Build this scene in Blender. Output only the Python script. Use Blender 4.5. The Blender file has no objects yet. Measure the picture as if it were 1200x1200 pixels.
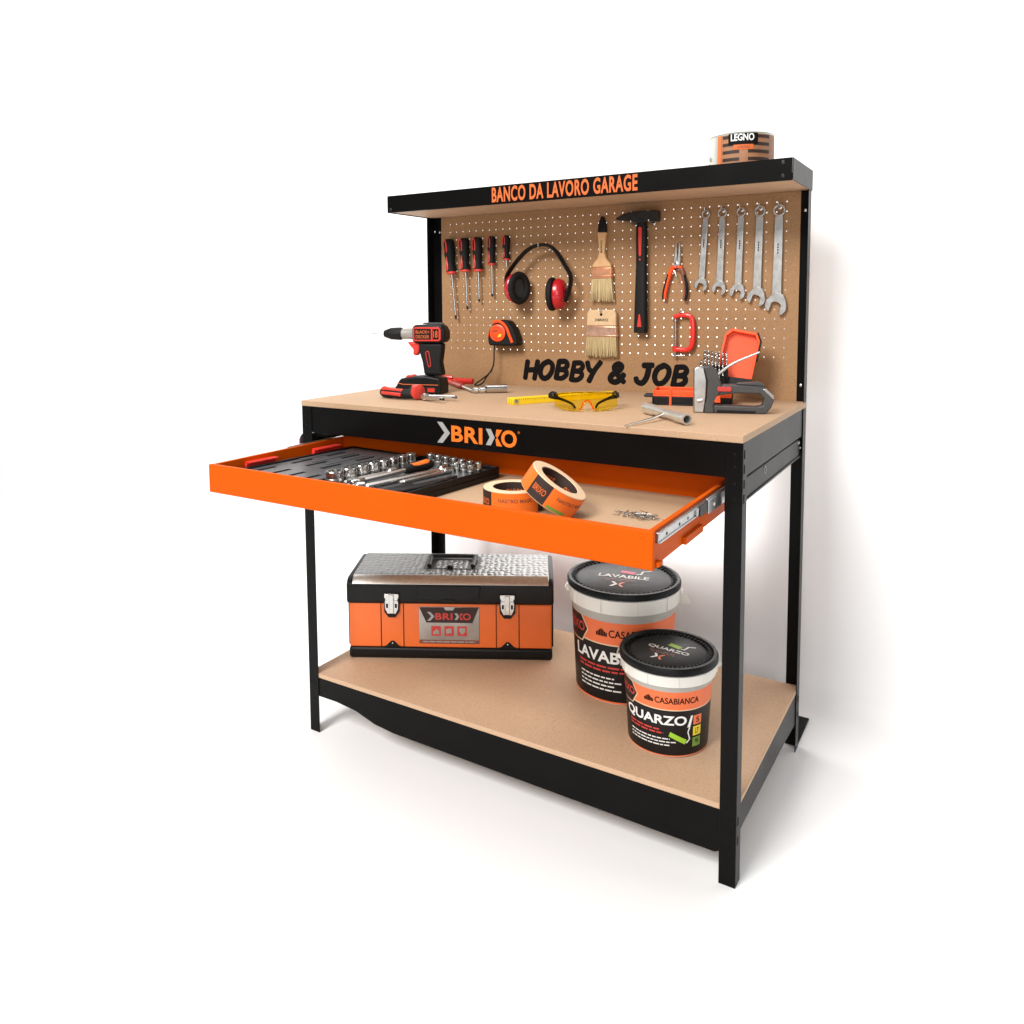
import bpy, bmesh, math, random
from mathutils import Vector, Matrix
random.seed(7)
R = math.radians; PI = math.pi
SC = bpy.context.scene
COL = SC.collection

# ------------------------------------------------------------------ camera
cam = bpy.data.cameras.new('camera'); camo = bpy.data.objects.new('camera', cam); COL.objects.link(camo)
camo.location = (1.6106, -1.5833, 1.2118)
camo.rotation_euler = (1.4879, 0.0076, 0.5574)
cam.sensor_width = 36.0; cam.sensor_fit = 'HORIZONTAL'
cam.lens = 36.0 * 941.34 / 1200.0
cam.shift_x = 0.01833; cam.shift_y = -0.14083
cam.clip_start = 0.05; cam.clip_end = 100.0
SC.camera = camo
# ------------------------------------------------------------------ world and lamps (indoor studio: no sky, no sun)
w = bpy.data.worlds.new('World'); SC.world = w; w.use_nodes = True
bgn = w.node_tree.nodes['Background']
bgn.inputs[0].default_value = (0.86, 0.93, 1.0, 1); bgn.inputs[1].default_value = 0.22
def area(name, loc, target, size, power, col=(1, 1, 1)):
    l = bpy.data.lights.new(name, 'AREA'); l.shape = 'RECTANGLE'; l.size, l.size_y = size; l.energy = power; l.color = col
    o = bpy.data.objects.new(name, l); COL.objects.link(o); o.location = loc
    o.rotation_euler = (Vector(target) - Vector(loc)).to_track_quat('-Z', 'Y').to_euler()
    return o
area('key_softbox', (0.0, -5.0, 5.0), (0.3, 0.4, 0.9), (2.2, 2.2), 560, (1.0, 0.985, 0.965))
area('overhead_softbox', (0.2, 0.0, 3.8), (0.5, 0.25, 0.0), (2.4, 1.6), 72, (1.0, 0.985, 0.965))
area('added_fill', (2.6, -4.6, 2.0), (0.3, 0.4, 0.5), (2.6, 2.0), 85, (1.0, 0.99, 0.98))  # added fill lamp, brightens the lower shelf, toolbox and buckets
# added unseen lamp behind the bench, brightens backdrop through peg holes and below
bl = area('added_backlight', (0.50, 0.65, 0.86), (0.50, 0.92, 0.855), (0.90, 0.80), 10, (1.0, 0.99, 0.98)); bl.data.spread = R(110)
SC.view_settings.view_transform = 'Standard'; SC.view_settings.look = 'None'
SC.view_settings.gamma = 1.0; SC.view_settings.exposure = -0.17; SC.view_settings.use_curve_mapping = False
SC.cycles.max_bounces = 8

# ------------------------------------------------------------------ materials
MATS = {}
def mat(name, col, rough=0.5, metal=0.0, spec=0.5, var=0.0, vscale=30.0, bump=0.0, bscale=300.0, trans=0.0, ior=1.45, alpha=1.0, coat=0.0, col2=None):
    m = bpy.data.materials.new(name); m.use_nodes = True
    nt = m.node_tree; p = nt.nodes['Principled BSDF']
    p.inputs['Base Color'].default_value = (*col, 1); p.inputs['Roughness'].default_value = rough
    p.inputs['Metallic'].default_value = metal; p.inputs['Specular IOR Level'].default_value = spec
    p.inputs['Transmission Weight'].default_value = trans; p.inputs['IOR'].default_value = ior
    p.inputs['Alpha'].default_value = alpha; p.inputs['Coat Weight'].default_value = coat
    tc = nt.nodes.new('ShaderNodeTexCoord')
    if var > 0 or col2:
        n = nt.nodes.new('ShaderNodeTexNoise'); n.inputs['Scale'].default_value = vscale; n.inputs['Detail'].default_value = 6
        nt.links.new(tc.outputs['Object'], n.inputs['Vector'])
        r = nt.nodes.new('ShaderNodeValToRGB'); r.color_ramp.elements[0].position = 0.3; r.color_ramp.elements[1].position = 0.7
        c2 = col2 or tuple(min(1, c * (1 + var)) for c in col); c1 = tuple(c * (1 - var) for c in col) if not col2 else col
        r.color_ramp.elements[0].color = (*c1, 1); r.color_ramp.elements[1].color = (*c2, 1)
        nt.links.new(n.outputs['Fac'], r.inputs['Fac']); nt.links.new(r.outputs['Color'], p.inputs['Base Color'])
        mr = nt.nodes.new('ShaderNodeMapRange'); mr.inputs['To Min'].default_value = max(0.02, rough - 0.06); mr.inputs['To Max'].default_value = min(1, rough + 0.06)
        nt.links.new(n.outputs['Fac'], mr.inputs['Value']); nt.links.new(mr.outputs['Result'], p.inputs['Roughness'])
    if bump > 0:
        b = nt.nodes.new('ShaderNodeTexNoise'); b.inputs['Scale'].default_value = bscale; b.inputs['Detail'].default_value = 4
        nt.links.new(tc.outputs['Object'], b.inputs['Vector'])
        bm_ = nt.nodes.new('ShaderNodeBump'); bm_.inputs['Strength'].default_value = bump; bm_.inputs['Distance'].default_value = 0.001
        nt.links.new(b.outputs['Fac'], bm_.inputs['Height']); nt.links.new(bm_.outputs['Normal'], p.inputs['Normal'])
    MATS[name] = m
    return m

def mdf_mat(name, a, b, speck):
    """MDF: fine fibre speckle over soft cloudy tone changes"""
    m = bpy.data.materials.new(name); m.use_nodes = True; nt = m.node_tree; p = nt.nodes['Principled BSDF']
    p.inputs['Roughness'].default_value = 0.62; p.inputs['Specular IOR Level'].default_value = 0.3
    tc = nt.nodes.new('ShaderNodeTexCoord')
    def noise(scale, det):
        n = nt.nodes.new('ShaderNodeTexNoise'); n.inputs['Scale'].default_value = scale; n.inputs['Detail'].default_value = det
        nt.links.new(tc.outputs['Object'], n.inputs['Vector']); return n
    n1 = noise(5.0, 3); n2 = noise(380.0, 5); n3 = noise(90.0, 2)
    def ramp(n, p0, p1, c0, c1):
        r = nt.nodes.new('ShaderNodeValToRGB'); r.color_ramp.elements[0].position = p0; r.color_ramp.elements[1].position = p1
        r.color_ramp.elements[0].color = (*c0, 1); r.color_ramp.elements[1].color = (*c1, 1)
        nt.links.new(n.outputs['Fac'], r.inputs['Fac']); return r
    r1 = ramp(n1, 0.3, 0.7, a, b)
    r2 = ramp(n2, 0.32, 0.62, (1 - speck,) * 3, (1.0,) * 3)
    r3 = ramp(n3, 0.25, 0.34, (0.80, 0.76, 0.72), (1.0,) * 3)
    mx = nt.nodes.new('ShaderNodeMix'); mx.data_type = 'RGBA'; mx.blend_type = 'MULTIPLY'; mx.inputs[0].default_value = 1.0
    nt.links.new(r1.outputs[0], mx.inputs[6]); nt.links.new(r2.outputs[0], mx.inputs[7])
    mx2 = nt.nodes.new('ShaderNodeMix'); mx2.data_type = 'RGBA'; mx2.blend_type = 'MULTIPLY'; mx2.inputs[0].default_value = 0.6
    nt.links.new(mx.outputs[2], mx2.inputs[6]); nt.links.new(r3.outputs[0], mx2.inputs[7])
    nt.links.new(mx2.outputs[2], p.inputs['Base Color'])
    bp = nt.nodes.new('ShaderNodeBump'); bp.inputs['Strength'].default_value = 0.12; bp.inputs['Distance'].default_value = 0.0006
    nt.links.new(n2.outputs['Fac'], bp.inputs['Height']); nt.links.new(bp.outputs['Normal'], p.inputs['Normal'])
    MATS[name] = m

mat('backdrop', (0.90, 0.90, 0.90), 0.9, spec=0.0)
mat('black_paint', (0.0040, 0.0037, 0.0035), 0.33, spec=0.10, var=0.12, vscale=9, bump=0.10, bscale=900)
mat('orange_paint', (0.56, 0.079, 0.0005), 0.45, spec=0.08, var=0.025, vscale=7, bump=0.06, bscale=800)
mdf_mat('mdf', (0.47, 0.305, 0.185), (0.51, 0.335, 0.205), 0.16)
mdf_mat('mdf_shade_lift', (0.54, 0.355, 0.225), (0.58, 0.385, 0.245), 0.20)  # same MDF as the worktop, colour lightened to offset shade on the shelves
mdf_mat('hardboard', (0.350, 0.192, 0.088), (0.390, 0.220, 0.104), 0.24)
mat('chrome', (0.56, 0.55, 0.53), 0.24, metal=1.0, var=0.06, vscale=60)
mat('satin_steel', (0.62, 0.60, 0.57), 0.34, metal=1.0, var=0.08, vscale=80, bump=0.05, bscale=500)
mat('zinc', (0.50, 0.50, 0.50), 0.32, metal=1.0, var=0.10, vscale=50)
mat('dark_steel', (0.035, 0.033, 0.032), 0.38, metal=0.6, var=0.2, vscale=60)
mat('black_plastic', (0.007, 0.0066, 0.0064), 0.42, spec=0.26, var=0.15, vscale=40, bump=0.12, bscale=700)
mat('black_rubber', (0.010, 0.0095, 0.009), 0.60, spec=0.24, var=0.15, vscale=60, bump=0.15, bscale=900)
mat('grey_plastic', (0.060, 0.058, 0.056), 0.48, spec=0.4, var=0.08, vscale=60, bump=0.15, bscale=900)
mat('tray_grey', (0.075, 0.075, 0.078), 0.36, spec=0.5, var=0.12, vscale=30, bump=0.1, bscale=700)
mat('red_plastic', (0.62, 0.045, 0.030), 0.34, spec=0.5, var=0.06, vscale=40)
mat('bright_red', (0.72, 0.030, 0.020), 0.30, spec=0.5, var=0.05, vscale=40, coat=0.2)
mat('muff_red', (0.48, 0.010, 0.018), 0.28, spec=0.5, coat=0.3)
mat('orange_plastic', (0.88, 0.085, 0.012), 0.38, spec=0.45, var=0.04, vscale=40)
mat('box_orange', (0.80, 0.155, 0.028), 0.36, spec=0.45, var=0.03, vscale=20, bump=0.05, bscale=600)
mat('pale_wood', (0.62, 0.37, 0.175), 0.5, var=0.10, vscale=45)
mat('brush_wood', (0.64, 0.44, 0.25), 0.5, var=0.08, vscale=45)
mat('copper_band', (0.72, 0.34, 0.19), 0.34, metal=0.7, var=0.14, vscale=55)
mat('tin_band', (0.74, 0.45, 0.32), 0.32, metal=0.7, var=0.15, vscale=70)
mat('yellow_paint', (0.83, 0.56, 0.015), 0.42, var=0.03, vscale=40)
mat('yellow_lens', (1.0, 0.84, 0.12), 0.05, trans=1.0, ior=1.10)
mat('white_plastic', (0.78, 0.76, 0.70), 0.38, spec=0.45, var=0.02, vscale=30)
mat('bucket_grey', (0.42, 0.40, 0.36), 0.42, spec=0.4, var=0.03, vscale=30)
mat('bucket_black', (0.009, 0.008, 0.0078), 0.40, spec=0.28, var=0.1, vscale=30)
mat('lid_black', (0.007, 0.007, 0.0074), 0.44, spec=0.20, var=0.1, vscale=30, bump=0.05, bscale=400)
mat('label_orange', (0.82, 0.175, 0.060), 0.42, spec=0.35, var=0.03, vscale=30)
mat('ink_orange', (0.62, 0.135, 0.035), 0.5, spec=0.2)
mat('ink_logo_orange', (0.88, 0.180, 0.012), 0.5)
mat('ink_red', (0.55, 0.045, 0.035), 0.5)
mat('ink_white', (0.80, 0.79, 0.76), 0.5)
mat('ink_grey', (0.36, 0.355, 0.345), 0.5, spec=0.2)
mat('ink_black', (0.006, 0.005, 0.005), 0.6, spec=0.1)
mat('ink_brown', (0.22, 0.070, 0.040), 0.5)
mat('ink_green', (0.32, 0.56, 0.03), 0.5)
mat('badge_green', (0.16, 0.30, 0.05), 0.5)
mat('ink_pink', (0.62, 0.06, 0.16), 0.5)
mat('ink_yellow', (0.80, 0.62, 0.03), 0.5)
mat('tape_paper', (0.74, 0.52, 0.33), 0.55, var=0.03, vscale=60)
mat('tape_orange', (0.80, 0.165, 0.016), 0.45)
mat('tape_core', (0.030, 0.014, 0.010), 0.6)
mat('bit_steel', (0.34, 0.33, 0.32), 0.3, metal=1.0)
mat('nose_steel', (0.46, 0.45, 0.43), 0.36, metal=1.0, var=0.15, vscale=40)
mat('pale_steel', (0.72, 0.71, 0.68), 0.36, metal=0.85, var=0.06, vscale=60)
mat('warm_grey', (0.34, 0.32, 0.29), 0.4, metal=0.3)
mat('slat_brown', (0.33, 0.150, 0.070), 0.5, var=0.15, vscale=25)
mat('pale_tin', (0.62, 0.66, 0.60), 0.35, metal=0.5)
mat('plaque_silver', (0.36, 0.345, 0.325), 0.34, metal=0.8, var=0.2, vscale=14)

def tread_mat():
    """diamond tread plate: raised lozenges by bump only (each about 2 px)"""
    m = mat('tread_plate', (0.25, 0.25, 0.248), 0.34, metal=1.0)
    nt = m.node_tree; p = nt.nodes['Principled BSDF']
    tc = [n for n in nt.nodes if n.type == 'TEX_COORD'][0]
    v = nt.nodes.new('ShaderNodeTexVoronoi'); v.inputs['Scale'].default_value = 62; v.inputs['Randomness'].default_value = 0.55
    nt.links.new(tc.outputs['Object'], v.inputs['Vector'])
    b = nt.nodes.new('ShaderNodeBump'); b.inputs['Strength'].default_value = 1.0; b.inputs['Distance'].default_value = 0.006; b.invert = True
    nt.links.new(v.outputs['Distance'], b.inputs['Height']); nt.links.new(b.outputs['Normal'], p.inputs['Normal'])
tread_mat()
def bristle_mat():
    m = mat('bristle', (0.55, 0.41, 0.21), 0.6)
    nt = m.node_tree; p = nt.nodes['Principled BSDF']
    tc = [n for n in nt.nodes if n.type == 'TEX_COORD'][0]
    mp = nt.nodes.new('ShaderNodeMapping'); mp.inputs['Scale'].default_value = (1, 1, 0.03)
    n = nt.nodes.new('ShaderNodeTexNoise'); n.inputs['Scale'].default_value = 420; n.inputs['Detail'].default_value = 3
    nt.links.new(tc.outputs['Object'], mp.inputs[0]); nt.links.new(mp.outputs[0], n.inputs['Vector'])
    r = nt.nodes.new('ShaderNodeValToRGB'); r.color_ramp.elements[0].position = 0.3; r.color_ramp.elements[1].position = 0.68
    r.color_ramp.elements[0].color = (0.38, 0.26, 0.11, 1); r.color_ramp.elements[1].color = (0.66, 0.52, 0.29, 1)
    nt.links.new(n.outputs['Fac'], r.inputs['Fac']); nt.links.new(r.outputs[0], p.inputs['Base Color'])
    b = nt.nodes.new('ShaderNodeBump'); b.inputs['Strength'].default_value = 0.6; b.inputs['Distance'].default_value = 0.002
    nt.links.new(n.outputs['Fac'], b.inputs['Height']); nt.links.new(b.outputs['Normal'], p.inputs['Normal'])
bristle_mat()

# ------------------------------------------------------------------ mesh helpers
def NB(): return bmesh.new()
def box(bm, x0, x1, y0, y1, z0, z1):
    r = bmesh.ops.create_cube(bm, size=1.0)
    for v in r['verts']:
        v.co = Vector(((x0 + x1) / 2 + v.co.x * (x1 - x0), (y0 + y1) / 2 + v.co.y * (y1 - y0), (z0 + z1) / 2 + v.co.z * (z1 - z0)))
    return r['verts']
def ring_frame(d):
    d = Vector(d).normalized(); a = Vector((0, 0, 1)) if abs(d.z) < 0.9 else Vector((1, 0, 0))
    u = d.cross(a).normalized(); return u, d.cross(u).normalized()
def loft(bm, rings, cap=True, closed=False):
    vr = [[bm.verts.new(p) for p in r] for r in rings]; n = len(vr[0])
    k = len(vr)
    for i in range(k if closed else k - 1):
        a, b = vr[i], vr[(i + 1) % k]
        for j in range(n):
            bm.faces.new((a[j], a[(j + 1) % n], b[(j + 1) % n], b[j]))
    if cap and not closed:
        bm.faces.new(vr[0][::-1]); bm.faces.new(vr[-1])
    return vr
def cyl(bm, p0, p1, r0, r1=None, n=16):
    p0, p1 = Vector(p0), Vector(p1); r1 = r0 if r1 is None else r1; u, v = ring_frame(p1 - p0)
    loft(bm, [[p + (u * math.cos(2 * PI * j / n) + v * math.sin(2 * PI * j / n)) * r for j in range(n)] for p, r in ((p0, r0), (p1, r1))])
def lathe(bm, prof, n=32, org=(0, 0, 0), axis=(0, 0, 1), cap=True, closed=False):
    o = Vector(org); ax = Vector(axis).normalized(); u, v = ring_frame(ax)
    loft(bm, [[o + ax * h + (u * math.cos(2 * PI * j / n) + v * math.sin(2 * PI * j / n)) * max(r, 1e-5) for j in range(n)] for r, h in prof], cap, closed)
def smooth_path(pts, sub=6):
    P = [Vector(p) for p in pts]; out = []
    for i in range(len(P) - 1):
        p0 = P[i - 1] if i else P[0] * 2 - P[1]; p1, p2 = P[i], P[i + 1]
        p3 = P[i + 2] if i + 2 < len(P) else P[-1] * 2 - P[-2]
        for k in range(sub):
            t = k / sub
            out.append(0.5 * ((2 * p1) + (p2 - p0) * t + (2 * p0 - 5 * p1 + 4 * p2 - p3) * t * t + (3 * p1 - p0 - 3 * p2 + p3) * t ** 3))
    out.append(P[-1]); return out
def tube(bm, pts, r, n=8, normal=None, flat=1.0, sub=0):
    """tube along pts; normal + flat: squash the section along that normal"""
    P = smooth_path(pts, sub) if sub else [Vector(p) for p in pts]
    rs = r if isinstance(r, (list, tuple)) else None
    rings = []; prev = None
    for i, p in enumerate(P):
        t = (P[min(i + 1, len(P) - 1)] - P[max(i - 1, 0)]).normalized()
        if normal is not None:
            v = Vector(normal); v = (v - t * v.dot(t)).normalized(); u = t.cross(v)
        elif prev is None: u, v = ring_frame(t)
        else:
            u = (prev - t * prev.dot(t)).normalized(); v = t.cross(u)
        prev = u
        if rs:
            f = i / (len(P) - 1) * (len(rs) - 1); a = int(min(f, len(rs) - 2)) if len(rs) > 1 else 0; rr = rs[a] + (rs[a + 1] - rs[a]) * (f - a)
        else: rr = r
        rings.append([p + u * math.cos(2 * PI * j / n) * rr + v * math.sin(2 * PI * j / n) * rr * flat for j in range(n)])
    loft(bm, rings)
def prism(bm, out, a, b, plane='xz', taper=1.0):
    """outline in plane, extruded from a to b along the third axis"""
    def P(p, h, s=1.0):
        cx = sum(q[0] for q in out) / len(out); cy = sum(q[1] for q in out) / len(out)
        x, y = cx + (p[0] - cx) * s, cy + (p[1] - cy) * s
        return {'xz': (x, h, y), 'xy': (x, y, h), 'yz': (h, x, y)}[plane]
    A = [bm.verts.new(P(p, a)) for p in out]; Bv = [bm.verts.new(P(p, b, taper)) for p in out]; n = len(out)
    bm.faces.new(A); bm.faces.new(Bv[::-1])
    for i in range(n): bm.faces.new((A[i], Bv[i], Bv[(i + 1) % n], A[(i + 1) % n]))
def mk(name, bm, m, parent=None, loc=None, rot=None, bevel=0.0, seg=2, smooth=35, kind=None):
    bmesh.ops.recalc_face_normals(bm, faces=bm.faces[:])
    me = bpy.data.meshes.new(name); bm.to_mesh(me); bm.free()
    for p in me.polygons: p.use_smooth = True
    me.set_sharp_from_angle(angle=R(smooth))
    me.materials.append(MATS[m])
    o = bpy.data.objects.new(name, me); COL.objects.link(o)
    if parent: o.parent = parent
    if loc: o.location = loc
    if rot: o.rotation_euler = rot
    if bevel:
        md = o.modifiers.new('bevel', 'BEVEL'); md.width = bevel; md.segments = seg; md.limit_method = 'ANGLE'; md.angle_limit = R(40)
        md.use_clamp_overlap = True
    if kind: o['kind'] = kind
    return o
def tag(o, label, cat, group=None):
    o['label'] = label; o['category'] = cat
    if group: o['group'] = group
    return o
def thing(name, label, cat, loc=(0, 0, 0), rot=(0, 0, 0), group=None):
    o = bpy.data.objects.new(name, None); o.empty_display_size = 0.05; COL.objects.link(o)
    o.location = loc; o.rotation_euler = rot
    return tag(o, label, cat, group)
def dup(o, parent=None, **kw):
    c = o.copy(); COL.objects.link(c)
    if parent: c.parent = parent
    for k, v in kw.items(): setattr(c, k, v)
    for ch in [x for x in list(COL.objects) if x.parent == o]: dup(ch, c)
    return c
def bx(name, m, parent, x0, x1, y0, y1, z0, z1, bevel=0.0, **k):
    b = NB(); box(b, x0, x1, y0, y1, z0, z1); return mk(name, b, m, parent, bevel=bevel, **k)
# ---- lettering
def text_bm(s, bold=0.0, shear=0.0, space=1.0):
    cu = bpy.data.curves.new('lettering', 'FONT'); cu.body = s; cu.size = 1.0; cu.offset = bold; cu.shear = shear
    cu.space_character = space; cu.resolution_u = 4; cu.fill_mode = 'FRONT'
    o = bpy.data.objects.new('lettering', cu); COL.objects.link(o)
    dg = bpy.context.evaluated_depsgraph_get(); me = bpy.data.meshes.new_from_object(o.evaluated_get(dg))
    b = NB(); b.from_mesh(me); bpy.data.objects.remove(o); bpy.data.curves.remove(cu); bpy.data.meshes.remove(me)
    return b
def fit(b, wd, ht, cx=0.0, cy=0.0):
    xs = [v.co.x for v in b.verts]; ys = [v.co.y for v in b.verts]
    x0, x1, y0, y1 = min(xs), max(xs), min(ys), max(ys)
    for v in b.verts: v.co = Vector((cx + ((v.co.x - x0) / (x1 - x0) - 0.5) * wd, cy + ((v.co.y - y0) / (y1 - y0) - 0.5) * ht, 0))
    return b
def mapped(b, f):
    for v in b.verts: v.co = Vector(f(v.co.x, v.co.y))
    return b
def slice_x(b, step):
    xs = [v.co.x for v in b.verts]
    x = min(xs) + step
    while x < max(xs):
        bmesh.ops.bisect_plane(b, geom=b.verts[:] + b.edges[:] + b.faces[:], plane_co=(x, 0, 0), plane_no=(1, 0, 0)); x += step
    return b
def poly_bm(polys):
    b = NB()
    for q in polys: b.faces.new([b.verts.new((x, y, 0)) for x, y in q])
    return b
def flatmk(name, b, m, parent, f, th=None):
    """decal: map flat verts onto the surface, keep facing outward"""
    mapped(b, f)
    me = bpy.data.meshes.new(name); b.to_mesh(me); b.free(); me.materials.append(MATS[m])
    o = bpy.data.objects.new(name, me); COL.objects.link(o); o.parent = parent
    return o
def front(y): return lambda x, z: (x, y, z)           # onto a vertical face looking to -y
def rects(l): return [[(a, c), (b, c), (b, d), (a, d)] for a, b, c, d in l]
def dashes(x0, x1, z, h, seed, k=1.0):
    """a line of print too small to read: word-long bars"""
    rg = random.Random(seed); out = []; x = x0
    while x < x1:
        l = rg.uniform(h * 2.2, h * 6) * k; out.append((x, min(x + l, x1), z - h / 2, z + h / 2)); x += l + h * 0.8 * k
    return out
def chevron(x0, x1, z0, z1, t):
    zm = (z0 + z1) / 2
    return [(x0, z0), (x0 + t, z0), (x1, zm), (x0 + t, z1), (x0, z1), (x1 - t, zm)]

# ================================================================== the setting
b = NB(); prof = [(-4.2, 0.0)]
WY, CR = 0.87, 0.07
for i in range(13):
    a = i / 12 * PI / 2; prof.append((WY - CR + CR * math.sin(a), CR - CR * math.cos(a)))
prof += [(WY, 4.2)]
va = [b.verts.new((-7, y, z)) for y, z in prof]; vb = [b.verts.new((5, y, z)) for y, z in prof]
for i in range(len(prof) - 1): b.faces.new((va[i], vb[i], vb[i + 1], va[i + 1]))
bd = mk('backdrop', b, 'backdrop', smooth=80); bd['kind'] = 'structure'

# ================================================================== the workbench
W, D, ZT = 1.2, 0.622, 0.944
LF, T = 0.035, 0.002
WB = thing('workbench', 'black steel workbench with pegboard back, MDF tops and open orange drawer', 'workbench', (0, 0, 0))
def l_post(name, x, y, sx, sy, z0, z1):
    """folded angle post, corner at (x, y), flanges towards sx and sy; foot ends rounded"""
    b = NB()
    box(b, min(x, x + sx * LF), max(x, x + sx * LF), min(y, y + sy * T), max(y, y + sy * T), z0, z1)
    box(b, min(x, x + sx * T), max(x, x + sx * T), min(y + sy * T, y + sy * LF), max(y + sy * T, y + sy * LF), z0, z1)
    o = mk(name, b, 'black_paint', WB, bevel=0.0008)
    return o
legFL = l_post('leg', 0, 0, 1, 1, 0, 0.9285)
legFR = l_post('leg', W, 0, -1, 1, 0, 0.9285)
legBL = l_post('upright', 0, D, 1, -1, 0, 1.5375)
legBR = l_post('upright', W, D, -1, -1, 0, 1.5375)
# keyhole slots and rivet heads on the front posts
def slot(parent, x0, x1, y0, y1, z0, z1, m='ink_black'): return bx('slot', m, parent, x0, x1, y0, y1, z0, z1, bevel=0.0006)
for lg, xa in ((legFL, 0.017), (legFR, W - 0.017)):
    for z in (0.905, 0.880, 0.845, 0.815, 0.140, 0.095):
        b = NB(); lathe(b, [(0.0036, 0), (0.0036, 0.0006), (0.0020, 0.0013)], 12, (xa, 0, z), (0, -1, 0)); mk('rivet', b, 'black_paint', lg)
for z in (0.905, 0.875, 0.845, 0.815, 0.140, 0.097):
    slot(legFR, W, W + 0.0009, 0.010, 0.016, z - 0.009, z + 0.009)
for z in (0.143, 0.10):
    slot(legBR, W, W + 0.0009, D - 0.020, D - 0.014, z - 0.008, z + 0.008)
# thin black plate on the floor behind the right rear upright
b = NB(); prism(b, [(W - 0.034, 0.0005), (W - 0.001, 0.0005), (W - 0.001, 0.006), (W - 0.034, 0.006)], D + 0.001, D + 0.160, 'xz')
mk('floor_plate', b, 'black_paint', WB, bevel=0.001)
# aprons
bx('front_apron', 'black_paint', WB, 0.0022, W - 0.0022, 0.0025, 0.0045, 0.857, 0.9285, 0.0006)
bx('side_apron', 'black_paint', WB, W - 0.0045, W - 0.0025, 0.0050, D - 0.004, 0.857, 0.9285, 0.0006)
bx('side_apron', 'black_paint', WB, 0.0025, 0.0045, 0.0050, D - 0.004, 0.857, 0.9285, 0.0006)
bx('back_apron', 'black_paint', WB, 0.0050, W - 0.0050, D - 0.0045, D - 0.0025, 0.857, 0.9285, 0.0006)
top = bx('worktop', 'mdf', WB, -0.001, W + 0.001, -0.002, 0.6125, 0.929, ZT, 0.0016)
# slide support rails below the side aprons
for xs, s in ((W - 0.0065, -1), (0.0065, 1)):
    x0, x1 = sorted((xs, xs + s * 0.012))
    rl = bx('slide_rail', 'black_paint', WB, x0, x1, 0.006, D - 0.028, 0.800, 0.8505, 0.002)
    if s < 0:
        b = NB()
        lathe(b, [(0.0070, 0), (0.0085, 0), (0.0085, 0.001), (0.0070, 0.001)], 20, (xs + 0.0002, 0.21, 0.838), (1, 0, 0), closed=True)
        mk('stamped_ring', b, 'zinc', rl)
        bx('rail_lip', 'black_paint', rl, xs, xs + 0.0025, 0.0362, D - 0.04, 0.803, 0.808, 0.0008)
        for yy, zz in ((D - 0.055, 0.842), (D - 0.036, 0.826)):
            b = NB(); lathe(b, [(0.004, 0), (0.004, 0.001), (0.002, 0.0022)], 12, (xs, yy, zz), (1, 0, 0)); mk('rivet', b, 'chrome', rl)
# release tab of the left slide, pink-red end showing beside the leg
b = NB(); prism(b, [(-0.022, 0.808), (-0.004, 0.812), (-0.004, 0.848), (-0.014, 0.848), (-0.022, 0.838)], 0.010, 0.030, 'xz'); mk('slide_bracket', b, 'black_plastic', WB, bevel=0.002)
b = NB(); prism(b, [(-0.0275, 0.806), (-0.0222, 0.807), (-0.0222, 0.836), (-0.0275, 0.832)], 0.012, 0.028, 'xz'); mk('release_tab', b, 'ink_pink', WB, bevel=0.001)
# lower shelf
lo = bx('lower_shelf', 'mdf_shade_lift', WB, 0.0024, W - 0.0024, 0.0023, D - 0.0024, 0.1595, 0.172, 0.0015)
b = NB(); prism(b, [(0.0022, 0.159), (0.0022, 0.106), (0.10, 0.106), (0.17, 0.099), (0.235, 0.080), (0.30, 0.073), (0.90, 0.066), (1.02, 0.064), (W - 0.045, 0.0635), (W - 0.036, 0.068), (W - 0.0022, 0.075), (W - 0.0022, 0.159)], 0.0025, 0.0045, 'xz')
mk('lower_rail', b, 'black_paint', WB, bevel=0.0006)
for x0, x1 in ((W - 0.0045, W - 0.0025), (0.0025, 0.0045)):
    b = NB(); prism(b, [(0.005, 0.159), (0.005, 0.100), (0.06, 0.104), (0.20, 0.098), (0.42, 0.090), (D - 0.004, 0.075), (D - 0.004, 0.159)], x0, x1, 'yz')
    mk('lower_rail', b, 'black_paint', WB, bevel=0.0006)
bx('lower_rail', 'black_paint', WB, 0.005, W - 0.005, D - 0.0045, D - 0.0025, 0.090, 0.159, 0.0006)
# upper shelf
YS, Z0, Z1 = 0.3864, 1.4865, 1.538
us = bx('upper_shelf', 'mdf_shade_lift', WB, 0.0022, W - 0.0022, YS + 0.0022, D - 0.005, 1.489, 1.501, 0.001)
fr = bx('shelf_front_rail', 'black_paint', WB, 0.0, W, YS, YS + 0.002, Z0, Z1, 0.0007)
bx('shelf_lip', 'black_paint', WB, 0.002, W - 0.002, YS + 0.0022, YS + 0.010, Z0, Z0 + 0.0015)
for x0, x1 in ((W + 0.0002, W + 0.0022), (-0.0022, -0.0002)):
    bx('shelf_side_rail', 'black_paint', WB, x0, x1, YS + 0.0005, D + 0.001, Z0, Z1, 0.0007)
bx('shelf_back_rail', 'black_paint', WB, 0.0022, W - 0.0022, D + 0.0004, D + 0.0024, Z0, Z1)
for x, z in ((W - 0.020, 1.528), (W - 0.020, 1.497), (0.012, 1.496)):
    b = NB(); lathe(b, [(0.005, 0), (0.005, 0.0012), (0.003, 0.0030)], 14, (x, YS, z), (0, -1, 0)); mk('bolt', b, 'dark_steel', fr)
for p, x, z in ((legBL, 0.008, 1.444), (legBL, 0.028, 1.442), (legBL, 0.026, 0.985), (legBR, W - 0.013, 1.439), (legBR, W - 0.015, 0.985)):
    b = NB(); lathe(b, [(0.0042, 0), (0.0042, 0.001), (0.002, 0.0022)], 14, (x, D - T, z), (0, -1, 0)); mk('bolt', b, 'chrome', p)
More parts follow.
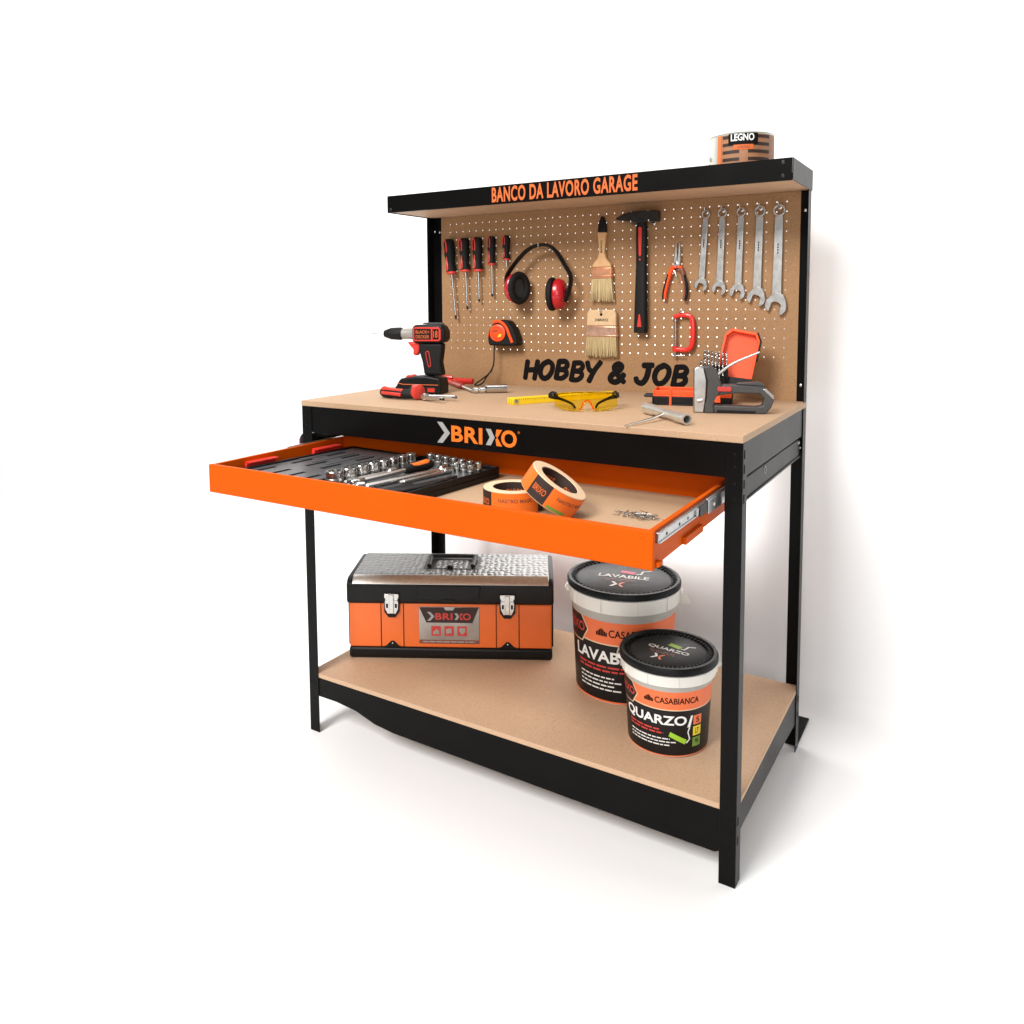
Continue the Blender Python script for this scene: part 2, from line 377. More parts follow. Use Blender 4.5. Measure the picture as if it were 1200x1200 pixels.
# pegboard: a real board with drilled holes
PX0, PX1, PZ0, PZ1, PY = 0.040, 1.176, 0.930, 1.4885, 0.6145
def pegboard():
    b = NB(); pit = 0.0254; r = 0.0022; th = 0.0032; nx, nz = 43, 17
    gx0 = (PX0 + PX1) / 2 - nx * pit / 2; gz1 = 1.4765; gx1 = gx0 + nx * pit; gz0 = gz1 - nz * pit
    oct_ = [(math.cos(PI / 4 * k + PI / 4 * 0) * r, math.sin(PI / 4 * k) * r) for k in range(8)]
    sq = [(0.5, 0), (0.5, 0.5), (0, 0.5), (-0.5, 0.5), (-0.5, 0), (-0.5, -0.5), (0, -0.5), (0.5, -0.5)]
    cache = {}
    def V(x, y, z):
        k = (round(x, 5), round(y, 5), round(z, 5))
        if k not in cache: cache[k] = b.verts.new((x, y, z))
        return cache[k]
    for i in range(nx):
        for j in range(nz):
            cx, cz = gx0 + (i + 0.5) * pit, gz0 + (j + 0.5) * pit
            for k in range(8):
                k2 = (k + 1) % 8
                o1, o2 = (cx + oct_[k][0], cz + oct_[k][1]), (cx + oct_[k2][0], cz + oct_[k2][1])
                s1, s2 = (cx + sq[k][0] * pit, cz + sq[k][1] * pit), (cx + sq[k2][0] * pit, cz + sq[k2][1] * pit)
                for y, fl in ((PY, 0), (PY + th, 1)):
                    q = [V(o1[0], y, o1[1]), V(s1[0], y, s1[1]), V(s2[0], y, s2[1]), V(o2[0], y, o2[1])]
                    b.faces.new(q if not fl else q[::-1])
                b.faces.new((V(o1[0], PY, o1[1]), V(o2[0], PY, o2[1]), V(o2[0], PY + th, o2[1]), V(o1[0], PY + th, o1[1])))
    for x0, x1, z0, z1 in ((PX0, PX1, PZ0, gz0), (PX0, PX1, gz1, PZ1), (PX0, gx0, gz0, gz1), (gx1, PX1, gz0, gz1)):
        for y in (PY, PY + th):
            b.faces.new([b.verts.new(p) for p in ((x0, y, z0), (x1, y, z0), (x1, y, z1), (x0, y, z1))])
    for x in (PX0, PX1): b.faces.new([b.verts.new(p) for p in ((x, PY, PZ0), (x, PY + th, PZ0), (x, PY + th, PZ1), (x, PY, PZ1))])
    for z in (PZ0, PZ1): b.faces.new([b.verts.new(p) for p in ((PX0, PY, z), (PX1, PY, z), (PX1, PY + th, z), (PX0, PY + th, z))])
    return mk('pegboard', b, 'hardboard', WB, smooth=20)
peg = pegboard()

# ---- lettering on the bench
def brush_letters(word, x0, x1, z0, z1, y, parent, m, t):
    G = {'H': (0.78, [[(0.12, 0), (0.16, 1)], [(0.62, -0.02), (0.70, 1.02)], [(0.12, 0.47), (0.66, 0.52)]]),
         'O': (0.86, [[(0.50, 1.0), (0.22, 0.80), (0.12, 0.38), (0.26, 0.03), (0.52, 0.05), (0.72, 0.40), (0.72, 0.80), (0.50, 1.0), (0.40, 0.95)]]),
         'B': (0.78, [[(0.13, 0.0), (0.20, 1.0)], [(0.20, 0.98), (0.52, 0.99), (0.64, 0.78), (0.50, 0.56), (0.20, 0.52)], [(0.24, 0.53), (0.56, 0.48), (0.64, 0.24), (0.44, 0.02), (0.14, 0.02)]]),
         'Y': (0.74, [[(0.08, 1.0), (0.20, 0.62), (0.38, 0.50)], [(0.72, 1.03), (0.46, 0.55), (0.26, -0.05)]]),
         '&': (0.86, [[(0.78, 0.02), (0.36, 0.52), (0.26, 0.84), (0.44, 1.0), (0.60, 0.86), (0.48, 0.62), (0.18, 0.36), (0.14, 0.10), (0.36, -0.02), (0.58, 0.12), (0.74, 0.42)]]),
         'J': (0.78, [[(0.34, 0.99), (0.74, 1.02)], [(0.60, 1.0), (0.54, 0.36), (0.36, 0.02), (0.12, 0.10), (0.06, 0.26)]]),
         ' ': (0.42, [])}
    tw = sum(G[c][0] for c in word); x = 0.0; k = (x1 - x0) / tw
    for i, c in enumerate(word):
        wd, st = G[c]
        if st:
            b = NB(); dz = ((i * 37) % 5 - 2) * 0.018
            for s in st:
                P = [(x0 + (x + p[0] + p[1] * 0.10) * k, y, z0 + (p[1] + dz) * (z1 - z0)) for p in s]
                if len(P) > 2: P = [tuple(q) for q in smooth_path(P, 6)]
                Q = [Vector(q) for q in P]; da = (Q[0] - Q[1]).normalized() * t; dz_ = (Q[-1] - Q[-2]).normalized() * t
                pts = [Q[0] + da * 0.72, Q[0] + da * 0.62, Q[0] + da * 0.35] + Q + [Q[-1] + dz_ * 0.35, Q[-1] + dz_ * 0.62, Q[-1] + dz_ * 0.72]
                nq = len(Q); rad_ = [t * 0.30, t * 0.58, t * 0.86] + [t * (0.97 + 0.06 * math.sin(3.0 * k2 / nq + i)) for k2 in range(nq)] + [t * 0.86, t * 0.58, t * 0.30]
                loft(b, [[p + (tt.cross(Vector((0, 1, 0)))) * math.cos(2 * PI * g / 10) * rr_ + Vector((0, math.sin(2 * PI * g / 10) * rr_ * 0.05, 0)) for g in range(10)]
                         for p, rr_, tt in [(pts[k3], rad_[k3], (pts[min(k3 + 1, len(pts) - 1)] - pts[max(k3 - 1, 0)]).normalized()) for k3 in range(len(pts))]])
            mk('letter', b, m, parent)
        x += wd
brush_letters('HOBBY & JOB', 0.350, 0.884, 0.971, 1.024, PY - 0.0003, peg, 'ink_black', 0.0088)
b = slice_x(text_bm('BANCO DA LAVORO GARAGE', 0.029, 0, 1.10), 9)
flatmk('lettering', fit(b, 0.440, 0.0425, 0.601, 1.5125), 'ink_orange', fr, front(YS - 0.0006))
def brixo(parent, f, x0, x1, z0, z1, red, grey, reg=False):
    """chevron + BRI + two-tone X + O"""
    h = z1 - z0; wd = x1 - x0; e = 0.16 * h
    flatmk('logo_chevron', poly_bm([chevron(x0, x0 + wd * 0.17, z0 - e, z1 + e, wd * 0.072)]), grey, parent, f)
    flatmk('lettering', fit(text_bm('BRI', 0.030, 0, 1.08), wd * 0.395, h, x0 + wd * 0.385, (z0 + z1) / 2), red, parent, f)
    xa = x0 + wd * 0.625; xw = wd * 0.165; zm = (z0 + z1) / 2; t = wd * 0.062
    flatmk('logo_chevron', poly_bm([chevron(xa, xa + xw * 0.66, z0, z1, t)]), grey, parent, f)
    flatmk('lettering', poly_bm([[(xa + xw * 0.72, zm + h * 0.10), (xa + xw - t * 0.55, z1), (xa + xw + t * 0.55, z1), (xa + xw * 0.86, zm)], [(xa + xw * 0.86, zm), (xa + xw + t * 0.55, z0), (xa + xw - t * 0.55, z0), (xa + xw * 0.72, zm - h * 0.10)]]), red, parent, f)
    flatmk('lettering', fit(text_bm('O', 0.030), wd * 0.185, h * 1.04, x0 + wd * 0.905, zm), red, parent, f)
ap = [o for o in WB.children if o.name.startswith('front_apron')][0]
brixo(ap, front(0.0019), 0.457, 0.684, 0.8725, 0.9115, 'ink_logo_orange', 'ink_grey')
flatmk('lettering', fit(text_bm('®', 0.0), 0.006, 0.006, 0.689, 0.909), 'ink_logo_orange', ap, front(0.0019))

# ---- the drawer
DX0, DX1, DY0, DY1, DZ0, DZ1 = 0.050, 1.150, -0.355, 0.100, 0.767, 0.834
dr = bx('drawer', 'orange_paint', WB, DX0, DX1, DY0, DY0 + 0.012, DZ0, DZ1, 0.0028)
def dpart(n, m, *a, bevel=0.0008): return bx(n, m, dr, *a, bevel=bevel)
dpart('drawer_side', 'orange_paint', DX0 + 0.002, DX0 + 0.010, DY0 + 0.0122, DY1, DZ0 + 0.004, DZ1 - 0.001)
dpart('drawer_side', 'orange_paint', DX1 - 0.012, DX1 - 0.003, DY0 + 0.0122, DY1, DZ0 + 0.004, DZ1 - 0.001)
dpart('drawer_back', 'orange_paint', DX0 + 0.0102, DX1 - 0.0122, DY1 - 0.002, DY1, DZ0 + 0.004, 0.8555)
dpart('drawer_bottom', 'mdf', DX0 + 0.0102, DX1 - 0.0122, DY0 + 0.0122, DY1 - 0.0022, DZ0 + 0.010, 0.785)
dpart('drawer_flange', 'orange_paint', DX1 - 0.003, DX1 + 0.006, DY0 + 0.012, DY0 + 0.030, DZ0 + 0.004, DZ0 + 0.012)
dpart('drawer_flange', 'orange_paint', DX1 - 0.003, DX1 + 0.004, -0.20, -0.10, DZ0 + 0.004, DZ0 + 0.018)
for z in (DZ0 + 0.010, DZ1 - 0.012):
    b = NB(); lathe(b, [(0.0035, 0), (0.0035, 0.0006), (0.002, 0.0016)], 12, (DX1 - 0.022, DY0, z), (0, -1, 0)); mk('screw', b, 'orange_paint', dr)
def slide(x0, s):
    def B(n, m, a, b_, y0, y1, z0, z1, bv=0.0008):
        xa, xb = sorted((x0 + s * a, x0 + s * b_)); return bx(n, m, WB, xa, xb, y0, y1, z0, z1, bv)
    B('slide_inner', 'zinc', 0.000, 0.006, DY0 + 0.016, 0.09, 0.810, 0.828)
    B('slide_inner_lip', 'zinc', 0.006, 0.009, DY0 + 0.016, 0.09, 0.8255, 0.828)
    B('slide_inner_lip', 'zinc', 0.006, 0.009, DY0 + 0.016, 0.09, 0.810, 0.8125)
    m = B('slide_middle', 'zinc', 0.0062, 0.0105, -0.150, 0.28, 0.8128, 0.8252)
    B('slide_middle_web', 'dark_steel', 0.0106, 0.0125, -0.138, 0.26, 0.808, 0.829)
    B('slide_outer', 'zinc', 0.0126, 0.0150, -0.095, 0.30, 0.8045, 0.8310)
    B('slide_outer_lip', 'zinc', 0.0092, 0.0126, -0.095, 0.30, 0.8312, 0.8335)
    for y in (-0.30, -0.235, -0.19):
        b = NB(); lathe(b, [(0.0030, 0), (0.0030, 0.0005)], 10, (x0 + s * 0.006, y, 0.818), (s, 0, 0)); mk('screw_hole', b, 'ink_black', WB)
    b = NB(); lathe(b, [(0.0040, 0), (0.0040, 0.001), (0.0018, 0.002)], 12, (x0 + s * 0.015, -0.06, 0.817), (s, 0, 0)); mk('screw', b, 'chrome', WB)
slide(DX1 - 0.0028, 1); slide(DX0 + 0.0018, -1)

# ================================================================== tools on the pegboard
def hook(x, z, label, reach=0.034, up=0.010):
    b = NB()
    tube(b, [(0, 0.0060, 0), (0, -0.010, 0), (0, -reach + 0.006, -0.0005), (0, -reach, 0.004), (0, -reach - 0.001, up)], 0.0016, 8)
    lathe(b, [(0.0048, 0.0), (0.0048, 0.001), (0.0022, 0.002)], 12, (0, -0.0001, 0), (0, -1, 0))
    o = mk('pegboard_hook', b, 'chrome', loc=(x, PY, z)); return tag(o, label, 'hook', 'chrome pegboard hooks')

def screwdriver(x, ztop, zh, ztip, r, tilt, label, tipm='dark_steel'):
    r *= 1.12; L = ztop - zh; S = zh - ztip
    t = thing('screwdriver', label, 'screwdriver', (x, PY, ztop), (0, tilt, 0), 'screwdrivers hanging in a row on the pegboard')
    c = (0, -r - 0.0015, 0)
    b = NB(); lathe(b, [(r * 0.45, 0), (r * 0.82, -0.002), (r, -0.010), (r, -L * 0.42), (r * 0.80, -L * 0.60), (r * 0.78, -L * 0.74), (r * 0.98, -L * 0.88), (r * 0.95, -L * 0.93)], 20, c)
    mk('handle', b, 'black_rubber', t)
    # red grip inlays: looped strips lying on the handle
    for a0 in (-1.85,):
        b = NB(); P = []
        for f, da in ((0.03, 0.0), (0.10, 0.30), (0.30, 0.34), (0.45, 0.12), (0.58, -0.06), (0.72, 0.16), (0.86, 0.20), (0.90, 0.0), (0.86, -0.20), (0.72, -0.16), (0.58, 0.06), (0.45, -0.12), (0.30, -0.34), (0.10, -0.30), (0.03, 0.0)):
            rr = (r if f < 0.45 else r * (0.80 + 0.18 * max(0, (f - 0.62) / 0.26))) * 1.0
            a = a0 + da; P.append((math.cos(a) * rr, c[1] + math.sin(a) * rr, -f * L))
        tube(b, P, r * 0.13, 6, sub=2); mk('grip_inlay', b, 'red_plastic', t)
    b = NB(); lathe(b, [(r * 0.92, -L * 0.93), (r * 0.95, -L * 0.985), (r * 0.6, -L)], 18, c); mk('collar', b, 'red_plastic', t)
    if S > 0.03:
        b = NB(); cyl(b, (0, c[1], -L * 0.99), (0, c[1], -L - S * 0.9), 0.0033 if r > 0.012 else 0.0024, n=12); mk('shaft', b, 'chrome', t)
        b = NB(); lathe(b, [(0.0036 if r > 0.012 else 0.0026, 0), (0.0042 if r > 0.012 else 0.003, -S * 0.05), (0.0012, -S * 0.1)], 10, (0, c[1], -L - S * 0.9)); mk('tip', b, tipm, t)
    else:
        b = NB(); cyl(b, (0, c[1], -L * 0.99), (0, c[1], -L - S), 0.0035, 0.003, n=12); mk('shaft', b, 'satin_steel', t)
screwdriver(0.082, 1.415, 1.300, 1.150, 0.0165, -0.10, 'longest red and black screwdriver, hung next to the left post')
screwdriver(0.142, 1.416, 1.306, 1.184, 0.0155, -0.05, 'second longest screwdriver, hung between the longest one and the medium one')
screwdriver(0.193, 1.416, 1.306, 1.209, 0.0150, -0.03, 'medium red and black screwdriver in the middle of the row of five')
screwdriver(0.245, 1.417, 1.325, 1.225, 0.0120, -0.01, 'slim screwdriver with thin shaft, hung beside the stubby one')
screwdriver(0.299, 1.417, 1.339, 1.318, 0.0110, 0.0, 'stubby screwdriver with hardly any shaft, hung beside the earmuffs')

mk0 = mk
def earmuffs():
    t = thing('earmuffs', 'red and black ear defenders hanging from a pegboard hook', 'earmuffs', (0.446, PY, 1.379))
    cy = -0.053
    b = NB(); P = [(-0.120, cy, -0.150), (-0.123, cy, -0.105), (-0.112, cy, -0.075), (-0.060, cy, -0.022), (-0.020, cy, -0.002), (0.020, cy, -0.002), (0.050, cy, -0.022), (0.078, cy, -0.062), (0.098, cy, -0.098), (0.092, cy, -0.140), (0.080, cy, -0.170)]
    tube(b, P, 0.0052, 10, normal=(0, 1, 0), flat=2.4, sub=5); mk('headband', b, 'black_plastic', t)
    def cup(x, z, s, tilt, turn):
        M = Matrix.Translation((x, cy, 0)) @ Matrix.Rotation(turn, 4, 'Z') @ Matrix.Translation((-x, -cy, 0))
        def mk(*a): o = mk0(*a); o.matrix_local = M; return o
        def oval(bm, prof, hy, hz):
            rings = []
            for sc, h in prof:
                rings.append([Vector((x + s * h, cy + math.cos(2 * PI * j / 28) * hy * sc, z + tilt * h * s + math.sin(2 * PI * j / 28) * hz * sc)) for j in range(28)])
            loft(bm, rings)
        b = NB(); oval(b, [(0.90, 0.002), (0.97, 0.006), (0.96, 0.016), (0.86, 0.026), (0.62, 0.033), (0.3, 0.035)], 0.038, 0.048); mk('ear_cup', b, 'muff_red', t)
        b = NB()
        rings = []
        for k in range(10):                      # padded ring: torus of oval plan
            a = 2 * PI * k / 10; off = 0.011 * math.cos(a); h = -0.009 + 0.010 * math.sin(a)
            rings.append([Vector((x + s * h, cy + math.cos(2 * PI * j / 28) * (0.030 + off), z + math.sin(2 * PI * j / 28) * (0.040 + off))) for j in range(28)])
        loft(b, rings, closed=True); mk('ear_cushion', b, 'black_rubber', t)
        b = NB(); oval(b, [(1.0, -0.001), (1.0, -0.003)], 0.026, 0.036); mk('foam_liner', b, 'grey_plastic', t)
        b = NB(); tube(b, [(x + s * 0.034, cy, z - 0.016), (x + s * 0.041, cy, z - 0.004), (x + s * 0.040, cy, z + 0.012)], 0.004, 8, normal=(0, 1, 0), flat=2.2); mk('pivot_arm', b, 'black_plastic', t)
    cup(-0.084, -0.128, -1, 0, R(-24)); cup(0.046, -0.148, 1, 0, R(6))
earmuffs()
hook(0.446, 1.370, 'chrome hook carrying the ear defenders by their headband', 0.074, 0.014)

def tape_measure():
    t = thing('tape_measure', 'orange and black tape measure with a wrist strap, hung on the pegboard', 'tape measure', (0.298, PY, 1.072), (0, 0, R(6)))
    y0, y1 = -0.008, -0.052
    out = [(-0.048, 0.004), (-0.050, 0.022), (-0.046, 0.048), (-0.030, 0.070), (-0.004, 0.081), (0.020, 0.078), (0.038, 0.056), (0.050, 0.026), (0.054, 0.004), (0.046, 0.000), (-0.042, 0.0)]
    b = NB(); prism(b, out, y0, y1, 'xz'); mk('case', b, 'black_rubber', t, bevel=0.006, seg=3)
    b = NB(); lathe(b, [(0.027, -0.0005), (0.027, 0.0030), (0.023, 0.0048), (0.012, 0.0050)], 28, (-0.014, y1, 0.040), (0, -1, 0)); mk('face_disc', b, 'orange_plastic', t)
    b = NB(); tube(b, [(-0.030, y1 - 0.001, 0.073), (-0.008, y1 - 0.001, 0.076), (0.014, y1 - 0.001, 0.060), (0.026, y1 - 0.001, 0.034), (0.036, y1 - 0.001, 0.010)], 0.0048, 8, normal=(0, 1, 0), flat=0.55, sub=5); mk('trim', b, 'orange_plastic', t)
    b = NB(); lathe(b, [(0.0165, 0.0044), (0.0185, 0.0044), (0.0185, 0.0056), (0.0165, 0.0056)], 28, (-0.014, y1, 0.040), (0, -1, 0), closed=True); mk('face_ring', b, 'red_plastic', t)
    b = NB(); prism(b, [(-0.012, 0.026), (-0.001, 0.029), (0.002, 0.037), (-0.008, 0.036)], y1 - 0.0049, y1 - 0.0056, 'xz'); mk('face_print', b, 'ink_yellow', t)
    b = NB(); prism(b, [(-0.028, 0.042), (-0.010, 0.046), (-0.010, 0.050), (-0.026, 0.049)], y1 - 0.0049, y1 - 0.0056, 'xz'); mk('face_print', b, 'ink_brown', t)
    b = NB(); prism(b, [(-0.053, 0.010), (-0.0495, 0.010), (-0.0495, 0.040), (-0.056, 0.036)], -0.020, -0.040, 'xz'); mk('lock_button', b, 'orange_plastic', t, bevel=0.002)
    b = NB(); P = [(-0.036, -0.030, 0.006), (-0.036, -0.034, -0.022), (-0.037, -0.036, -0.060), (-0.050, -0.040, -0.088), (-0.072, -0.050, -0.108), (-0.092, -0.060, -0.1245), (-0.078, -0.066, -0.1255), (-0.064, -0.060, -0.118), (-0.054, -0.050, -0.098), (-0.040, -0.040, -0.078)]
    tube(b, P, 0.0023, 7, sub=6); mk('wrist_strap', b, 'black_rubber', t)
tape_measure()

def brush(x, zt, label, kind):
    t = thing('paint_brush', label, 'paint brush', (x, PY, zt))
    ya, yb = -0.004, -0.020
    if kind == 0:
        b = NB(); prism(b, [(-0.003, 0), (0.003, 0), (0.011, -0.022), (0.0135, -0.046), (-0.0135, -0.046), (-0.011, -0.022)], ya, yb, 'xz'); mk('handle_end', b, 'black_plastic', t, bevel=0.003)
        b = NB(); prism(b, [(-0.0140, -0.0463), (0.0140, -0.0463), (0.0140, -0.051), (0.011, -0.075), (0.009, -0.105), (0.014, -0.122), (0.028, -0.138), (0.031, -0.1478), (-0.031, -0.1478), (-0.028, -0.138), (-0.014, -0.122), (-0.009, -0.105), (-0.011, -0.075), (-0.0140, -0.051)], ya, yb, 'xz'); h = mk('handle', b, 'pale_wood', t, bevel=0.003)
        flatmk('lettering', slice_x(fit(text_bm('BRIXO', 0.01), 0.036, 0.006), 9), 'ink_black', h, lambda u, v: (v, yb - 0.0006, -0.088 + u))
        b = NB(); box(b, -0.0325, 0.0325, yb - 0.0015, ya + 0.0015, -0.180, -0.148); f = mk('ferrule', b, 'copper_band', t, bevel=0.002)
        for z in (-0.154, -0.174):
            b = NB(); box(b, -0.0332, 0.0332, yb - 0.0025, ya + 0.0022, z - 0.0016, z + 0.0016); mk('ferrule_rib', b, 'copper_band', f, bevel=0.001)
        zb, zl, w0, w1 = -0.1803, -0.246, 0.031, 0.038
    else:
        b = NB(); out = [(-0.046, -0.010), (-0.040, 0.0), (0.040, 0.0), (0.046, -0.010), (0.0475, -0.0478), (-0.0475, -0.0478)]
        prism(b, out, ya, yb, 'xz'); h = mk('handle', b, 'brush_wood', t, bevel=0.003)
        b = NB(); lathe(b, [(0.0042, 0), (0.0042, 0.0006)], 16, (0.0, yb, -0.014), (0, -1, 0)); mk('hanging_hole', b, 'ink_black', h)
        flatmk('logo_chevron', poly_bm([chevron(-0.021, -0.013, -0.0345, -0.0255, 0.003)]), 'ink_black', h, front(yb - 0.0006))
        flatmk('lettering', fit(text_bm('BRIXO', 0.02), 0.034, 0.008, 0.0055, -0.030), 'ink_black', h, front(yb - 0.0006))
        b = NB(); box(b, -0.0485, 0.0485, yb - 0.0015, ya + 0.0015, -0.080, -0.048); f = mk('ferrule', b, 'tin_band', t, bevel=0.002)
        for z in (-0.052, -0.076):
            b = NB(); box(b, -0.0492, 0.0492, yb - 0.0025, ya + 0.0022, z - 0.0015, z + 0.0015); mk('ferrule_rib', b, 'tin_band', f, bevel=0.001)
        zb, zl, w0, w1 = -0.0803, -0.138, 0.0465, 0.050
    # bristles: many tapering tufts joined as one uncountable mass
    b = NB(); rg = random.Random(3 + kind); n = 34
    for i in range(n):
        for yy in (0.25, 0.75):
            u = (i + 0.5) / n * 2 - 1; e = rg.uniform(-0.004, 0.003)
            xa, xb = u * w0, u * w1 + rg.uniform(-0.0012, 0.0012); y = yb + (ya - yb) * yy
            tube(b, [(xa, y, zb + 0.001), ((xa + xb) / 2, y, (zb + zl) / 2), (xb, y + rg.uniform(-0.002, 0.001), zl + e)], [w0 / n * 1.5, w1 / n * 1.4, w1 / n * 0.8], 6, normal=(0, 1, 0), flat=2.2)
    mk('bristles', b, 'bristle', t, kind='stuff')
brush(0.627, 1.456, 'paint brush with slim wooden handle and black end, hung above the wide brush', 0)
brush(0.627, 1.184, 'wide flat wall brush with printed wooden head and pale bristles', 1)
hook(0.627, 1.1735, 'chrome hook through the hole of the wide brush', 0.026, 0.014)

def hammer():
    t = thing('hammer', 'black claw-less hammer with red inlays on its handle, hung on the pegboard', 'hammer', (0.752, PY, 1.447))
    b = NB()
    prism(b, [(-0.074, -0.006), (-0.074, 0.000), (-0.050, 0.010), (-0.020, 0.016), (0.016, 0.016), (0.020, 0.014), (0.048, 0.015), (0.051, 0.012), (0.051, -0.014), (0.048, -0.017), (0.022, -0.013), (0.018, -0.017), (-0.018, -0.017), (-0.030, -0.012)], -0.008, -0.034, 'xz')
    mk('head', b, 'dark_steel', t, bevel=0.002)
    b = NB(); rings = []
    for z, hx, hy in ((-0.0172, 0.012, 0.009), (-0.03, 0.016, 0.011), (-0.09, 0.0155, 0.011), (-0.14, 0.0150, 0.0105), (-0.20, 0.0165, 0.012), (-0.28, 0.0180, 0.013), (-0.320, 0.0190, 0.013), (-0.329, 0.0185, 0.0125)):
        rings.append([Vector((0.0005 * (z / 0.1) + math.copysign(abs(math.cos(a)) ** 0.6, math.cos(a)) * hx, -0.020 + math.copysign(abs(math.sin(a)) ** 0.6, math.sin(a)) * hy, z)) for a in [2 * PI * j / 24 for j in range(24)]])
    loft(b, rings); mk('handle', b, 'black_rubber', t)
    b = NB(); prism(b, [(-0.007, -0.032), (-0.002, -0.028), (0.004, -0.032), (0.0025, -0.108), (-0.001, -0.113), (-0.005, -0.108)], -0.0295, -0.0325, 'xz'); mk('grip_inlay', b, 'red_plastic', t, bevel=0.001)
    b = NB(); prism(b, [(-0.003, -0.276), (0.001, -0.276), (0.006, -0.312), (-0.008, -0.312)], -0.0315, -0.0345, 'xz'); mk('grip_inlay', b, 'red_plastic', t, bevel=0.001)
    b = NB(); lathe(b, [(0.0026, 0), (0.0026, 0.001), (0.001, 0.002)], 10, (-0.0015, -0.0305, -0.121), (0, -1, 0)); mk('grip_inlay', b, 'red_plastic', t)
hammer()
hook(0.727, 1.4275, 'chrome hook under the tapered end of the hammer head', 0.042, 0.008)
hook(0.780, 1.4275, 'chrome hook under the blunt face of the hammer head', 0.042, 0.008)

def nose_pliers(t, h1='red_plastic', h2='red_plastic', ends='black_rubber', openb=0.0):
    """long-nose pliers in local xz, pivot at origin, nose up"""
    y0, y1 = -0.006, -0.016
    b = NB(); prism(b, [(-0.009, -0.006), (0.0005, -0.008), (0.0005, 0.010), (-0.004 - openb, 0.058), (-0.007 - openb, 0.059), (-0.010, 0.012)], y0, y1, 'xz'); mk('jaw', b, 'satin_steel', t, bevel=0.0012)
    b = NB(); prism(b, [(0.010, -0.006), (0.0012, -0.008), (0.0012, 0.010), (0.004 + openb, 0.058), (0.007 + openb, 0.059), (0.011, 0.012)], y0, y1, 'xz'); mk('jaw', b, 'satin_steel', t, bevel=0.0012)
    b = NB(); lathe(b, [(0.0065, 0), (0.0065, 0.0015), (0.004, 0.0028)], 18, (0, y1, 0.0), (0, -1, 0)); mk('pivot', b, 'chrome', t)
    for s, m in ((-1, h1), (1, h2)):
        P = [(s * 0.004, -0.011, -0.006), (s * 0.016, -0.011, -0.016), (s * 0.022, -0.011, -0.030), (s * 0.030 + 0.001, -0.011, -0.055), (s * 0.034, -0.011, -0.080), (s * 0.033 - 0.002, -0.011, -0.100)]
        b = NB(); tube(b, P, [0.0050, 0.0072, 0.0070, 0.0066, 0.0066, 0.0062], 10, sub=5); h = mk('handle', b, m, t)
        Q = [(p[0] + s * 0.0030, p[1] - 0.0020, p[2]) for p in P[2:]]
        b = NB(); tube(b, Q, [0.0048, 0.0054, 0.0054, 0.0050], 8, sub=4); mk('grip_inlay', b, ends, h)
    b = NB(); prism(b, [(-0.020, -0.012), (0.020, -0.012), (0.016, -0.003), (0.009, -0.007), (-0.009, -0.007), (-0.016, -0.003)], y0 - 0.001, y1 - 0.003, 'xz'); mk('guard', b, h1, t, bevel=0.002)
    b = NB(); tube(b, [(-0.008, -0.0145, -0.018), (0.0, -0.0165, -0.030), (0.004, -0.0145, -0.044)], 0.0016, 6, sub=4); mk('spring', b, 'chrome', t)
t = thing('nose_pliers', 'red and black long-nose pliers hanging above the red clamp', 'pliers', (0.853, PY, 1.311), (0, R(3), 0)); t.scale = (0.88, 1, 1); nose_pliers(t, 'orange_plastic', 'ink_brown')
hook(0.853, 1.2975, 'chrome hook between the handles of the long-nose pliers', 0.026, 0.008)

def clamp():
    t = thing('clamp', 'small red screw clamp hanging below the long-nose pliers', 'clamp', (0.873, PY, 1.118))
    y = -0.014
    b = NB(); P = [(-0.026, y, 0.046), (-0.010, y, 0.050), (0.012, y, 0.050), (0.025, y, 0.040), (0.028, y, 0.0), (0.025, y, -0.034), (0.012, y, -0.046), (-0.010, y, -0.046), (-0.026, y, -0.043)]
    tube(b, P, [0.0056, 0.0062, 0.0070, 0.0072, 0.0072, 0.0072, 0.0070, 0.0066, 0.0062], 10, normal=(0, 1, 0), flat=0.9, sub=5); mk('frame', b, 'bright_red', t)
    b = NB(); cyl(b, (-0.022, y, 0.034), (-0.022, y, -0.068), 0.0032, n=12); s = mk('screw_rod', b, 'chrome', t)
    b = NB(); lathe(b, [(0.0045, 0.0), (0.007, 0.002), (0.007, 0.006), (0.0035, 0.009)], 14, (-0.022, y, 0.032)); mk('pad', b, 'chrome', s)
    b = NB(); lathe(b, [(0.0075, -0.008), (0.0075, 0.008)], 14, (-0.022, y, -0.044)); mk('threaded_boss', b, 'bright_red', t)
    b = NB(); cyl(b, (-0.030, y, -0.064), (0.006, y, -0.062), 0.0018, n=8); mk('tommy_bar', b, 'chrome', s)
clamp()
hook(0.866, 1.1745, 'chrome hook carrying the red screw clamp', 0.026, 0.016)

